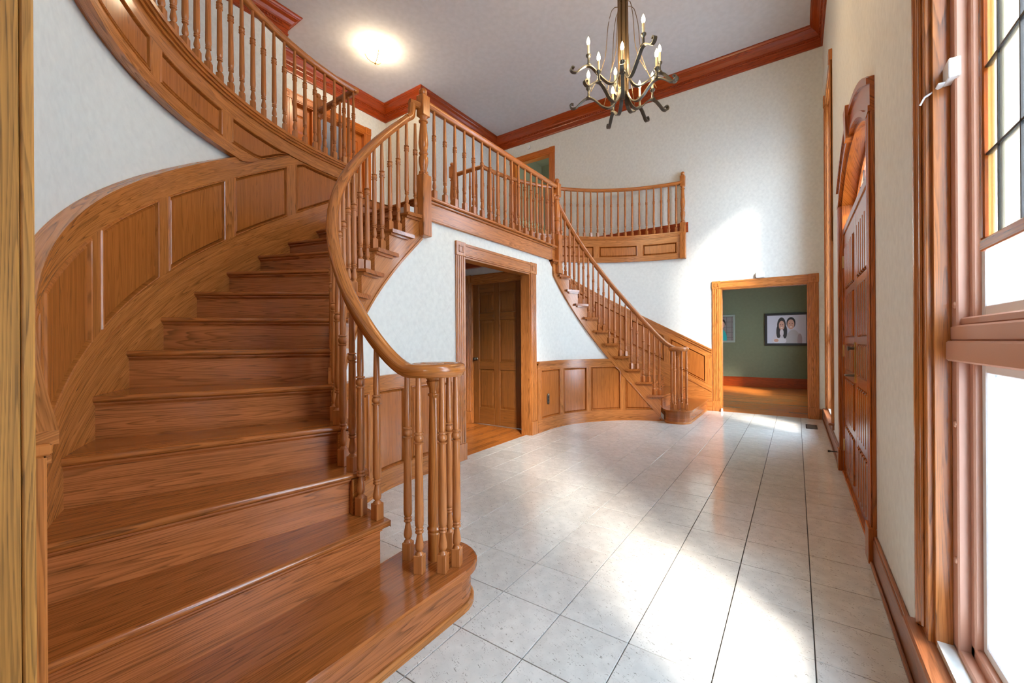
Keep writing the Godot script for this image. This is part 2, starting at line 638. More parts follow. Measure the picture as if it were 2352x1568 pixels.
func _ready() -> void:
	rng.seed = 7
	setup_view()
	make_materials()
	WI = [Way.new(Vector2(-1.5, 2.48), -1, 1.30, 90, -1, 0.597), Way.new(Vector2(-1.25, 4.87), 1, 1.55, 90, -1, 0.23)]
	WO = [Way.new(Vector2(-1.287, 2.878), -1, 2.771, 0, 1, 0.107), Way.new(Vector2(-1.47, 5.08), 1, 2.67, 0, 1, 0.29)]
	build_floor()
	build_shell()
	build_wainscot()
	build_trim()
	for k in 2:
		build_stair(k)
	build_landing()
	for k in 2:
		build_gallery(k)
	build_front_door()
	build_windows()
	build_inner_doors()
	build_chandelier()
	build_ceiling_lamp()
	build_small()


func setup_view() -> void:
	var cam := Camera3D.new()
	cam.name = "camera"
	add_child(cam)
	cam.fov = rad_to_deg(2.0 * atan(784.0 / 949.5))
	cam.near = 0.02
	cam.far = 200.0
	cam.position = Vector3(0, 1.2008, 0)
	cam.basis = Basis(Vector3.UP, 0.602) * Basis(Vector3.BACK, -0.006)
	cam.current = true
	var env := Environment.new()
	env.background_mode = Environment.BG_SKY
	var sky := Sky.new()
	var sm := ProceduralSkyMaterial.new()
	sm.sky_top_color = Color(0.76, 0.88, 1.0)
	sm.sky_horizon_color = Color(0.92, 0.97, 1.0)
	sm.ground_horizon_color = Color(0.88, 0.90, 0.92)
	sm.ground_bottom_color = Color(0.80, 0.81, 0.82)
	sm.energy_multiplier = 13.0
	sky.sky_material = sm
	env.sky = sky
	env.tonemap_mode = Environment.TONE_MAPPER_LINEAR
	env.tonemap_exposure = 1.68
	env.sdfgi_enabled = true
	env.ssao_enabled = true
	env.ssil_enabled = true
	var we := WorldEnvironment.new()
	we.name = "surroundings"
	we.environment = env
	add_child(we)
	var sun := DirectionalLight3D.new()
	sun.name = "sun"
	sun.light_color = Color(1.0, 0.98, 0.95)
	sun.light_energy = 3.2
	sun.light_angular_distance = 13.0
	sun.shadow_enabled = true
	sun.sky_mode = DirectionalLight3D.SKY_MODE_LIGHT_ONLY
	add_child(sun)
	sun.look_at_from_position(Vector3.ZERO, Vector3(-1.0, -0.87, -0.85), Vector3.UP)


# ---------------------------------------------------------------- floors
func build_floor() -> void:
	var fl := thing("floor", "polished pale marble tile floor of the foyer", "floor", Vector3.ZERO, "", "structure")
	var b := MB.new()
	bx(b, -2.865, XF + 0.02, -0.12, -0.009, FN - 0.24, FF + 0.1)
	obj("grout_bed", b, M.grout, fl)
	var T := 0.305
	var g := 0.0021
	var meshes := []
	for i in 6:
		var m := MB.new()
		cbox(m, Vector3(g, -0.012, -T + g), Vector3(T - g, 0, -g), 0.0012, 0, Transform3D(), Vector2(rng.randf(), rng.randf()))
		meshes.append(m.mesh())
	for i in 11:
		for j in range(0, 26):
			var x := 0.0538 + 0.305 - T * (i + 1)
			var f := 0.0874 + T * j
			var x0 := maxf(x, -2.865)
			var c := Vector2(x + T / 2, f + T / 2)
			var hidden := false
			for k in 2:
				var w: Way = WI[k]
				var d := c.distance_to(w.c)
				if d > w.r + 0.34 and (c.y - w.c.y) * w.sg > 0 and c.x < X1[k] - 0.25:
					hidden = true
			if c.x < -2.82 and (c.y < 1.9 or c.y > 5.6):
				hidden = true
			if hidden:
				continue
			var x1 := minf(x + T, XF + 0.01)
			var f1 := minf(f + T, FF + 0.02)
			if x1 - x0 < T - 0.01 or f1 - f < T - 0.01:
				if f1 - f < 0.02:
					continue
				var m := MB.new()
				cbox(m, Vector3(x0 + g, -0.012, -f1 + g), Vector3(x1 - g, 0, -f - g), 0.0012, 0)
				obj("tile", m, M.tiles[rng.randi() % 3], fl)
			else:
				var o := put("tile", meshes[rng.randi() % 6], M.tiles[rng.randi() % 3], fl)
				o.position = W(x, 0, f)
	# hall behind the opening: oak strips
	var hl := thing("floor", "glossy oak strip floor of the hall behind the cased opening", "floor", Vector3.ZERO, "", "structure")
	b = MB.new()
	bx(b, -6.2, -2.866, -0.12, -0.012, 2.7, 4.9)
	obj("subfloor", b, M.black, hl)
	var x := -2.866
	while x > -5.4:
		var f := 2.4 - rng.randf() * 0.5
		while f < 4.75:
			var l := 0.5 + rng.randf() * 0.7
			var m := MB.new()
			bx(m, x - 0.0815, x, -0.012, 0.0, maxf(f, 2.4), minf(f + l, 4.75) - 0.001, 0.0008, 2)
			if minf(f + l, 4.75) - maxf(f, 2.4) > 0.05:
				obj("plank", m, M.hard if rng.randf() < 0.6 else M.hard2, hl)
			f += l
		x -= 0.083
	# green room
	var gl := thing("floor", "golden brown hardwood floor of the green room", "floor", Vector3.ZERO, "", "structure")
	b = MB.new()
	bx(b, -3.2, 2.4, -0.12, -0.012, FF + 0.02, 12.6)
	obj("subfloor", b, M.hard2, gl)
	var f := FF + 0.03
	while f < 12.4:
		var xx := -2.4 - rng.randf()
		while xx < 1.2:
			var l := 0.7 + rng.randf() * 0.9
			var m := MB.new()
			bx(m, xx, xx + l - 0.001, -0.012, 0.0, f, f + 0.1292, 0.0004, 0)
			obj("plank", m, M.hard if rng.randf() < 0.85 else M.hard2, gl)
			xx += l
		f += 0.13
	# room behind the camera, and the ground outside
	b = MB.new()
	bx(b, -3.6, XF, -0.1, -0.002, -4.2, FN - 0.24, 0, 2)
	tag(obj("floor", b, M.hard), "oak floor of the room in the near doorway", "floor", "", "structure")
	b = MB.new()
	bx(b, XF + 0.3, 40, -0.6, -0.35, -30, 40)
	tag(obj("ground", b, M.snow), "pale bright ground outside the front windows", "ground", "", "structure")


# ---------------------------------------------------------------- walls and ceiling
const WT := 0.22
const NEAR_WIN := {"a0": 0.82, "a1": 1.79, "y0": 0.28, "y1": 4.35}
const FAR_WIN := {"a0": 5.98, "a1": 6.95, "y0": 0.28, "y1": 4.35}
const DOOR := {"a0": 3.03, "a1": 4.82, "y0": 0.0, "y1": 2.42, "rise": 0.27}


func build_shell() -> void:
	var m := MB.new()
	wall(m, -4.3, 12.7, 0.0, CEIL, [NEAR_WIN, FAR_WIN, DOOR, {"a0": -3.4, "a1": -2.4, "y0": 0.6, "y1": 2.2}, {"a0": 9.4, "a1": 10.7, "y0": 0.8, "y1": 2.1}],
		func(a: float, t: float, y: float) -> Vector3: return W(XF + t * WT, y, a))
	tag(obj("wall_front", m, M.paper), "tall papered front wall around the double door", "wall", "", "structure")
	m = MB.new()
	wall(m, -7.0, XF, 0.0, CEIL, [{"a0": -1.05, "a1": 0.16, "y0": 0.0, "y1": 2.07}, {"a0": -5.22, "a1": -4.32, "y0": UPF, "y1": 5.21}],
		func(a: float, t: float, y: float) -> Vector3: return W(a, y, FF + t * 0.13))
	tag(obj("wall_right", m, M.paper), "papered wall with the opening to the green room", "wall", "", "structure")
	m = MB.new()
	wall(m, -7.0, XF, 0.0, CEIL, [{"a0": -1.05, "a1": 0.24, "y0": 0.0, "y1": 2.4}],
		func(a: float, t: float, y: float) -> Vector3: return W(a, y, FN - t * 0.24))
	tag(obj("wall_left", m, M.paper), "papered wall around the near doorway", "wall", "", "structure")
	m = MB.new()
	wall(m, 2.48, 4.87, 0.0, 2.40, [{"a0": 3.215, "a1": 4.485, "y0": 0.0, "y1": 2.07}],
		func(a: float, t: float, y: float) -> Vector3: return W(-2.80 - t * 0.13, y, a))
	tag(obj("wall_back", m, M.paper), "white papered wall under the landing around the cased opening", "wall", "", "structure")
	# curved walls below the stringers and outside the stairs
	for k in 2:
		var w: Way = WI[k]
		m = MB.new()
		strip(m, w, w.ss, w.s_of(TI[k][0]), 28, 0.0, -0.08, func(_s: float) -> float: return 0.0,
			func(s: float) -> float: return minf(maxf(n_in(k, s) * RISE - 0.30, 0.02), LAND - 0.1))
		tag(obj("wall_inner_" + ["left", "right"][k], m, M.paper), ["curved papered wall under the nearer stair", "curved papered wall under the farther stair"][k], "wall", "", "structure")
		w = WO[k]
		m = MB.new()
		strip(m, w, w.s_of(2.5), w.s_of([88.6, 89.0][k]), 40, 0.0, -0.08, func(_s: float) -> float: return 0.0, func(_s: float) -> float: return UPF - 0.02)
		tag(obj("wall_outer_" + ["left", "right"][k], m, M.paper), ["curved papered wall beside the nearer stair", "curved papered wall beside the farther stair"][k], "wall", "", "structure")
	# upper walls
	m = MB.new()
	bx(m, -6.0, -6.15, UPF, CEIL, FN, 3.06)
	bx(m, -6.15, -6.93, UPF, CEIL, 2.91, 3.06)
	tag(obj("wall_upper_left", m, M.paper), "papered upper wall ending in a corner behind the nearer curved balcony", "wall", "", "structure")
	m = MB.new()
	wall(m, 3.06, 5.42, UPF, CEIL, [{"a0": 3.53, "a1": 4.94, "y0": UPF, "y1": 5.19}],
		func(a: float, t: float, y: float) -> Vector3: return W(-6.78 - t * 0.15, y, a))
	tag(obj("wall_upper_back", m, M.paper), "papered upper wall around the pair of panel doors", "wall", "", "structure")
	m = MB.new()
	bx(m, -6.93, -5.75, UPF, CEIL, 5.42, 5.57)
	bx(m, -5.90, -5.75, UPF, CEIL, 5.57, FF)
	tag(obj("wall_upper_right", m, M.paper), "papered upper wall behind the landing rail", "wall", "", "structure")
	m = MB.new()
	bx(m, -9.7, XF + WT, CEIL, CEIL + 0.15, -0.2, FF + 0.2)
	tag(obj("ceiling", m, M.ceil), "flat pale ceiling high above the foyer", "ceiling", "", "structure")
	# rear of the house, and the rooms one looks into
	m = MB.new()
	wall(m, -0.2, FF + 0.2, 0.0, CEIL, [{"a0": 3.7, "a1": 4.5, "y0": 3.9, "y1": 4.6}], func(a: float, t: float, y: float) -> Vector3: return W(-9.55 - t * 0.15, y, a))
	bx(m, -9.55, -7.0, 0, CEIL, FN - 0.24, FN)
	bx(m, -9.55, -7.0, 0, CEIL, FF, FF + 0.13)
	tag(obj("wall_rear", m, M.blue), "blue grey wall of the bedroom beyond the upper doors", "wall", "", "structure")
	var mm := MB.new()
	bx(mm, -3.2, -3.05, 0, 2.85, FF + 0.13, 12.5)
	bx(mm, -3.05, XF, 0, 2.85, 12.3, 12.45)
	tag(obj("wall_green", mm, M.green), "dark sage green wall hung with two pictures", "wall", "", "structure")
	mm = MB.new()
	bx(mm, -3.2, XF + 0.1, 2.75, 2.9, FF + 0.13, 12.5)
	tag(obj("ceiling", mm, M.ceil), "ceiling of the green room", "ceiling", "", "structure")
	mm = MB.new()
	bx(mm, -5.6, -3.9, UPF, CEIL, 9.6, 9.7)
	wall(mm, FF + 0.13, 9.7, UPF, CEIL, [{"a0": 8.3, "a1": 9.3, "y0": 3.9, "y1": 4.9}], func(a: float, t: float, y: float) -> Vector3: return W(-3.9 + t * 0.1, y, a))
	bx(mm, -5.7, -5.6, UPF, CEIL, FF + 0.13, 9.7)
	bx(mm, -5.7, -3.8, CEIL, CEIL + 0.1, FF + 0.13, 9.7)
	bx(mm, -5.7, -3.8, UPF - 0.2, UPF, FF + 0.13, 9.7)
	tag(obj("wall_upper_passage", mm, M.olive), "olive passage wall beyond the upper opening", "wall", "", "structure")
	# hall under the landing
	mm = MB.new()
	wall(mm, -6.2, -2.93, 0.0, 2.45, [{"a0": -3.94, "a1": -3.04, "y0": 0.0, "y1": 2.05}],
		func(a: float, t: float, y: float) -> Vector3: return W(a, y, 4.68 + t * 0.12))
	bx(mm, -6.2, -6.05, 0, 2.45, 2.72, 4.68)
	bx(mm, -6.2, -2.93, 0, 2.45, 2.72, 2.80)
	tag(obj("wall_hall", mm, M.plain), "white wall of the hall behind the cased opening", "wall", "", "structure")
	mm = MB.new()
	bx(mm, -6.2, -2.93, 2.36, 2.46, 2.72, 4.8)
	tag(obj("ceiling", mm, M.ceil), "low ceiling of the hall behind the cased opening", "ceiling", "", "structure")
	# room the near doorway belongs to
	mm = MB.new()
	bx(mm, -3.7, -3.55, 0, 2.8, -4.3, FN - 0.24)
	bx(mm, -3.55, XF, 0, 2.8, -4.3, -4.15)
	tag(obj("wall_side_room", mm, M.plain), "white wall of the room in the near doorway", "wall", "", "structure")
	mm = MB.new()
	bx(mm, -3.7, XF, 2.7, 2.85, -4.3, FN - 0.24)
	tag(obj("ceiling", mm, M.ceil), "ceiling of the room in the near doorway", "ceiling", "", "structure")
	# upper floor
	for k in 2:
		var w: Way = WO[k]
		var poly := PackedVector2Array()
		for i in 31:
			poly.append(w.at(lerpf(w.s_of(12), w.s_of([88.6, 89.0][k]), i / 30.0), -0.002))
		var e := poly[poly.size() - 1].y
		poly.append(Vector2([-6.0, -5.75][k], e))
		poly.append(Vector2([-6.0, -5.75][k], [FN, FF][k]))
		poly.append(Vector2(w.at(w.s_of(12)).x, [FN, FF][k]))
		m = MB.new()
		slab(m, poly, UPF - 0.25, UPF - 0.002)
		tag(obj("floor", m, M.hard), ["upper hall floor behind the nearer curved balcony", "upper hall floor behind the farther curved balcony"][k], "floor", "", "structure")
	m = MB.new()
	bx(m, -9.55, -4.66, UPF - 0.25, UPF - 0.002, 2.81, 5.11)
	bx(m, -9.55, -6.8, UPF - 0.25, UPF - 0.002, 5.11, FF)
	bx(m, -9.55, -6.8, UPF - 0.25, UPF - 0.002, FN, 2.81)
	tag(obj("floor", m, M.hard), "upper hall floor at the head of the short steps", "floor", "", "structure")


func c0(y: float) -> Callable:
	return func(_s: float) -> float: return y


# ---------------------------------------------------------------- panelling
func build_wainscot() -> void:
	# below the stringers, either side of the cased opening
	for k in 2:
		var w: Way = WI[k]
		var t := thing("trim_%d" % (k + 1), ["curved oak panelling under the nearer stair", "curved oak panelling under the farther stair"][k], "panelling", Vector3.ZERO, "", "structure")
		var sE: float = w.s_of(TI[k][0] + TI[k][1] * 0.35)
		var low := func(s: float) -> float: return maxf(n_in(k, s) * RISE - 0.375, 0.0)
		var top := func(lim: float) -> Callable:
			return func(s: float) -> float: return minf(lim, low.call(s)) if s > w.ss else lim
		var m := MB.new()
		strip(m, w, 0.0, sE, 30, 0.004, 0.0, c0(0.0), top.call(0.9))
		obj("backing", m, M.panel, t)
		m = MB.new()
		strip(m, w, 0.0, sE, 30, 0.022, 0.004, c0(0.0), top.call(0.165))
		strip(m, w, 0.0, sE, 30, 0.030, 0.022, c0(0.0), top.call(0.02))
		obj("base_rail", m, M.oak, t)
		# where the stringer crosses a height
		var s_at := func(y: float) -> float:
			return w.s_of(TI[k][0] + TI[k][1] * ((y + 0.375) / RISE - 2.0))
		m = MB.new()
		strip(m, w, 0.0, minf(s_at.call(0.82), sE), 24, 0.022, 0.004, c0(0.82), top.call(0.905))
		obj("top_rail", m, M.oak, t)
		m = MB.new()
		strip(m, w, 0.0, s_at.call(0.92), 24, 0.045, 0.0, c0(0.905), c0(0.935))
		strip(m, w, 0.0, s_at.call(0.90), 24, 0.032, 0.0, c0(0.885), c0(0.905))
		obj("cap_moulding", m, M.oak, t)
		var edges: Array = [[0.0, 0.60, 1.06, 1.52, 1.98], [0.0, 0.555, 1.08, 1.64, 2.15]][k]
		for i in edges.size():
			m = MB.new()
			var s0: float = edges[i]
			strip(m, w, s0, s0 + 0.075, 4, 0.022, 0.004, c0(0.165), top.call(0.82), true)
			obj("stile", m, M.oak, t)
			if i + 1 < edges.size():
				m = MB.new()
				raised(m, w, s0 + 0.075, edges[i + 1], 8, 0.022, 0.016, 0.034, c0(0.165), top.call(0.82))
				obj("panel", m, M.panel, t)
	# along the outer walls, rising with the stairs
	for k in 2:
		var w: Way = WO[k]
		var t := thing("trim_%d" % (k + 3), ["oak panelling rising along the curved wall of the nearer stair", "oak panelling rising along the curved wall of the farther stair"][k], "panelling", Vector3.ZERO, "", "structure")
		var sE: float = w.s_of([88.6, 89.0][k])
		var pn := func(s: float) -> float: return n_out(k, s) * RISE
		var lift := func(d: float, lim: float) -> Callable:
			return func(s: float) -> float: return clampf(pn.call(s) + d, 0.0, lim)
		var m := MB.new()
		strip(m, w, 0.0, sE, 48, 0.008, 0.0005, lift.call(-0.6, 2.9), lift.call(0.80, 3.0))
		obj("backing", m, M.panel, t)
		m = MB.new()
		strip(m, w, 0.0, sE, 48, 0.036, 0.008, lift.call(-0.5, 2.9), lift.call(0.135, LAND + 0.16))
		obj("skirt_board", m, M.oak, t)
		m = MB.new()
		strip(m, w, 0.0, sE, 48, 0.044, 0.008, lift.call(0.135, LAND + 0.16), lift.call(0.165, LAND + 0.19))
		strip(m, w, 0.0, sE, 48, 0.034, 0.008, lift.call(0.165, LAND + 0.19), lift.call(0.235, LAND + 0.25))
		obj("bottom_rail", m, M.oak, t)
		var sM: float = w.s_of(TO[k][0] + TO[k][1] * ((2.66 - 0.80) / RISE - 2.0))
		m = MB.new()
		strip(m, w, 0.0, sE, 48, 0.034, 0.008, lift.call(0.70, 2.94), lift.call(0.80, 3.04))
		obj("top_rail", m, M.oak, t)
		m = MB.new()
		strip(m, w, 0.0, sM, 40, 0.056, 0.001, lift.call(0.835, 5), lift.call(0.862, 5))
		strip(m, w, 0.0, sM, 40, 0.046, 0.001, lift.call(0.80, 5), lift.call(0.835, 5))
		obj("cap_moulding", m, M.oak, t)
		var edges: Array = [[0.0, 0.80, 1.44, 2.127, 2.823, 3.534, 4.26], [0.0, 0.68, 1.36, 2.04, 2.72, 3.40, 4.30]][k]
		for i in edges.size():
			var s0: float = edges[i]
			var wd := 0.10
			m = MB.new()
			strip(m, w, s0, minf(s0 + wd, sE), 4, 0.034, 0.008, lift.call(0.235, LAND + 0.25), lift.call(0.70, 2.94), true)
			obj("stile", m, M.oak, t)
			if i + 1 < edges.size():
				m = MB.new()
				raised(m, w, s0 + wd, edges[i + 1], 8, 0.034, 0.022, 0.034, lift.call(0.235, LAND + 0.25), lift.call(0.70, 2.94))
				obj("panel", m, M.panel, t)
		if k == 0:
			m = MB.new()
			bx(m, -1.17, -1.30, 0.0, 0.99, FN + 0.001, 0.146, 0.004)
			bx(m, -1.168, -1.31, 0.99, 1.012, FN + 0.001, 0.153, 0.003)
			obj("end_post", m, M.oak, t)


# ---------------------------------------------------------------- casings, crown, baseboards
# local frame: x along the wall, y up, z out of it
func casing(called: String, label: String, xf: Transform3D, w: float, h: float, cw: float, mat: Material, wall_t: float, sides := [true, true]) -> Node3D:
	var t := thing(called, label, "casing", Vector3.ZERO, "", "structure")
	for i in 2:
		if not sides[i]:
			continue
		var x0 := -cw if i == 0 else w
		var m := MB.new()
		cbox(m, Vector3(x0, 0.17, 0), Vector3(x0 + cw, h, 0.016), 0.002, 1, xf)
		for j in 4:
			var c := x0 + cw * (0.17 + 0.22 * j)
			cbox(m, Vector3(c - cw * 0.075, 0.18, 0.014), Vector3(c + cw * 0.075, h, 0.022), 0.004, 1, xf)
		obj("fluted_jamb", m, mat, t)
		m = MB.new()
		cbox(m, Vector3(x0 - 0.004, 0, 0), Vector3(x0 + cw + 0.004, 0.17, 0.030), 0.003, 1, xf)
		obj("plinth_block", m, mat, t)
		m = MB.new()
		cbox(m, Vector3(x0 - 0.004, h, 0), Vector3(x0 + cw + 0.004, h + cw + 0.006, 0.024), 0.003, 1, xf)
		var c := x0 + cw / 2
		var e := cw * 0.26
		for q in [[-e, e, -e, -e + 0.012], [-e, e, e - 0.012, e], [-e, -e + 0.012, -e, e], [e - 0.012, e, -e, e]]:
			cbox(m, Vector3(c + q[0], h + cw / 2 + q[2], 0.022), Vector3(c + q[1], h + cw / 2 + q[3], 0.029), 0.002, 1, xf)
		obj("rosette_block", m, mat, t)
	var m := MB.new()
	cbox(m, Vector3(0.004, h, 0), Vector3(w - 0.004, h + cw, 0.018), 0.002, 0, xf)
	for j in 2:
		var y := h + cw * (0.16 + 0.68 * j)
		cbox(m, Vector3(0.004, y - 0.008, 0.016), Vector3(w - 0.004, y + 0.008, 0.024), 0.003, 0, xf)
	obj("head", m, mat, t)
	m = MB.new()
	cbox(m, Vector3(-0.001, 0, -wall_t), Vector3(0.018, h, 0.004), 0.002, 1, xf)
	cbox(m, Vector3(w - 0.018, 0, -wall_t), Vector3(w + 0.001, h, 0.004), 0.002, 1, xf)
	cbox(m, Vector3(0.018, h - 0.018, -wall_t), Vector3(w - 0.018, h + 0.001, 0.004), 0.002, 0, xf)
	obj("jamb_lining", m, mat, t)
	return t


func on_far(x0: float, y: float, f: float) -> Transform3D:    # wall facing the camera side (-f)
	return Transform3D(Basis(Vector3.RIGHT, Vector3.UP, Vector3.BACK), W(x0, y, f))


func on_back(x: float, y: float, f0: float) -> Transform3D:   # wall facing +x; local x runs to -f
	return Transform3D(Basis(Vector3(0, 0, 1), Vector3.UP, Vector3.RIGHT).orthonormalized(), W(x, y, f0)) if false else Transform3D(Basis(Vector3(0, 0, -1), Vector3.UP, Vector3.RIGHT), W(x, y, f0))


func on_front(y: float, f0: float) -> Transform3D:            # front wall, facing -x; local x runs to +f
	return Transform3D(Basis(Vector3(0, 0, -1), Vector3.UP, Vector3.LEFT), W(XF, y, f0))


func build_trim() -> void:
	casing("trim_5", "fluted oak casing with corner blocks around the green room opening", on_far(-1.05, 0, FF), 1.21, 2.07, 0.125, M.oak, 0.13)
	casing("trim_6", "fluted oak casing with corner blocks around the opening under the landing", on_back(-2.80, 0, 3.215), 1.27, 2.07, 0.135, M.oak, 0.13)
	casing("trim_7", "orange oak casing around the upper opening by the far crown", on_far(-5.22, UPF, FF), 0.90, 2.105, 0.125, M.orange, 0.13)
	casing("trim_8", "orange oak casing around the pair of upper panel doors", on_back(-6.78, UPF, 3.53), 1.41, 2.085, 0.125, M.orange, 0.15)
	casing("trim_9", "oak casing around the six panel door in the hall", on_far(-3.94, 0, 4.68), 0.90, 2.05, 0.12, M.oak, 0.12)
	# the near doorway: only its jamb and the casing edge are in view
	var t := thing("trim_10", "worn oak jamb of the near doorway", "casing", Vector3.ZERO, "", "structure")
	var m := MB.new()
	bx(m, -1.049, -1.030, 0, 2.378, FN - 0.25, FN, 0.001)
	obj("jamb_board", m, M.jamb, t)
	m = MB.new()
	bx(m, -1.165, -1.030, 0, 2.5, FN + 0.001, FN + 0.0165, 0.003)
	obj("casing_board", m, M.jamb, t)
	m = MB.new()
	bx(m, 0.222, 0.239, 0, 2.378, FN - 0.25, FN - 0.003, 0.001)
	obj("jamb_board", m, M.jamb, t)
	m = MB.new()
	bx(m, -1.049, 0.239, 2.379, 2.399, FN - 0.25, FN - 0.003, 0.001, 0)
	obj("jamb_board", m, M.jamb, t)
	# crown
	var pts := [Vector2(XF, FN), Vector2(XF, FF), Vector2(-5.75, FF), Vector2(-5.75, 5.42), Vector2(-6.78, 5.42), Vector2(-6.78, 3.06), Vector2(-6.0, 3.06), Vector2(-6.0, FN)]
	var prof := [Vector2(0.0, -0.285), Vector2(0.022, -0.285), Vector2(0.026, -0.262), Vector2(0.018, -0.250), Vector2(0.020, -0.195), Vector2(0.030, -0.190), Vector2(0.034, -0.176), Vector2(0.036, -0.142), Vector2(0.052, -0.136),
		Vector2(0.060, -0.115), Vector2(0.085, -0.078), Vector2(0.120, -0.052), Vector2(0.130, -0.040), Vector2(0.140, -0.038), Vector2(0.152, -0.018), Vector2(0.160, -0.014), Vector2(0.160, 0.0)]
	var cr := thing("trim_11", "deep red brown crown moulding with a dentil row under the ceiling", "crown moulding", Vector3.ZERO, "", "structure")
	for i in pts.size():
		var a: Vector2 = pts[i]
		var b: Vector2 = pts[(i + 1) % pts.size()]
		m = MB.new()
		var da := miter(pts, i)
		var db := miter(pts, (i + 1) % pts.size())
		var dir := (b - a).normalized()
		var off := roff()
		for j in prof.size() - 1:
			var p: Vector2 = prof[j]
			var q: Vector2 = prof[j + 1]
			var n2 := Vector2(-(q.y - p.y), (q.x - p.x))
			var nl := Vector2(-dir.y, dir.x)
			var o := Vector3(nl.x * (q.y - p.y) , -(q.x - p.x), -nl.y * (q.y - p.y))
			m.quad(V(a + da * p.x, CEIL + p.y), V(b + db * p.x, CEIL + p.y), V(b + db * q.x, CEIL + q.y), V(a + da * q.x, CEIL + q.y),
				Vector2(0, p.y + p.x) + off, Vector2(a.distance_to(b), p.y + p.x) + off, Vector2(a.distance_to(b), q.y + q.x) + off, Vector2(0, q.y + q.x) + off, o)
		obj("crown_length", m, M.crown, cr)
		# dentils
		m = MB.new()
		var nl := Vector2(-dir.y, dir.x)
		var L := a.distance_to(b)
		var s := 0.06
		var xf := Transform3D(Basis(Vector3(dir.x, 0, -dir.y), Vector3.UP, Vector3(nl.x, 0, -nl.y)), V(a, CEIL))
		while s < L - 0.06:
			cbox(m, Vector3(s, -0.172, 0.03), Vector3(s + 0.022, -0.144, 0.047), 0.0, 0, xf, off)
			s += 0.040
		var de := obj("dentil_row", m, M.crown, cr)
		de.set_meta("kind", "stuff")
	# baseboards
	var bb := thing("baseboard_front", "tall oak baseboard along the front wall", "baseboard", Vector3.ZERO, "", "structure")
	for q in [[FN, 2.895], [4.955, FF]]:
		m = MB.new()
		bx(m, XF - 0.018, XF, 0, 0.135, q[0], q[1], 0.003, 2)
		bx(m, XF - 0.014, XF, 0.135, 0.155, q[0], q[1], 0.004, 2)
		bx(m, XF - 0.032, XF - 0.018, 0, 0.02, q[0], q[1], 0.005, 2)
		obj("baseboard", m, M.sill, bb)
	bb = thing("baseboard_right", "oak baseboard along the wall by the green room opening", "baseboard", Vector3.ZERO, "", "structure")
	m = MB.new()
	bx(m, 0.29, XF - 0.03, 0, 0.155, FF - 0.018, FF, 0.003, 0)
	obj("baseboard", m, M.oak, bb)
	m = MB.new()
	bx(m, -4.18, -1.55, UPF, UPF + 0.15, FF - 0.018, FF, 0.003, 0)
	bx(m, -4.18, -1.55, UPF + 0.15, UPF + 0.175, FF - 0.012, FF, 0.003, 0)
	obj("baseboard", m, M.crown, bb)
	bb = thing("baseboard_green", "dark oak baseboard along the green wall", "baseboard", Vector3.ZERO, "", "structure")
	m = MB.new()
	bx(m, -3.0, XF, 0, 0.21, 12.28, 12.3, 0.004, 0)
	bx(m, -3.0, XF, 0.21, 0.245, 12.285, 12.3, 0.004, 0)
	obj("baseboard", m, M.crown, bb)
	bb = thing("baseboard_hall", "oak baseboard of the hall behind the cased opening", "baseboard", Vector3.ZERO, "", "structure")
	m = MB.new()
	bx(m, -6.05, -4.07, 0, 0.15, 4.66, 4.68, 0.004, 0)
	obj("baseboard", m, M.oak, bb)
	m = MB.new()
	bx(m, -6.05, -2.95, 2.27, 2.36, 4.60, 4.68, 0.01, 0)
	tag(obj("trim_12", m, M.crown), "dark crown strip above the six panel door in the hall", "crown moulding", "", "structure")


func miter(pts: Array, i: int) -> Vector2:
	var p: Vector2 = pts[(i + pts.size() - 1) % pts.size()]
	var q: Vector2 = pts[i]
	var r: Vector2 = pts[(i + 1) % pts.size()]
	var a := (q - p).normalized()
	var b := (r - q).normalized()
	return Vector2(-a.y, a.x) + Vector2(-b.y, b.x)


# ---------------------------------------------------------------- turned posts
func baluster_mesh(L: float) -> ArrayMesh:
	var m := MB.new()
	cbox(m, Vector3(-0.0205, 0, -0.0205), Vector3(0.0205, 0.080, 0.0205), 0.002, 1)
	var p := [Vector2(0.0195, 0.079), Vector2(0.0185, 0.085), Vector2(0.0115, 0.091), Vector2(0.0115, 0.095), Vector2(0.0165, 0.100), Vector2(0.0192, 0.112), Vector2(0.0182, 0.126), Vector2(0.0118, 0.162), Vector2(0.0112, 0.170), Vector2(0.0180, 0.174), Vector2(0.0190, 0.178), Vector2(0.0175, 0.182), Vector2(0.0135, 0.185), Vector2(0.0180, 0.189), Vector2(0.0186, 0.193), Vector2(0.0140, 0.198), Vector2(0.0182, 0.205), Vector2(0.0195, 0.225)]
	var b := L * 0.69
	p.append_array([Vector2(0.0165, b - 0.034), Vector2(0.0165, b - 0.026), Vector2(0.0215, b - 0.024), Vector2(0.0220, b - 0.019), Vector2(0.0135, b - 0.016), Vector2(0.0175, b - 0.0125), Vector2(0.0205, b - 0.007), Vector2(0.0215, b), Vector2(0.0205, b + 0.007), Vector2(0.0175, b + 0.0125), Vector2(0.0135, b + 0.016), Vector2(0.0210, b + 0.019), Vector2(0.0205, b + 0.024), Vector2(0.0140, b + 0.027), Vector2(0.0155, b + 0.05), Vector2(0.0145, b + 0.13), Vector2(0.0120, L)])
	lathe(m, p, 12)
	return m.mesh()


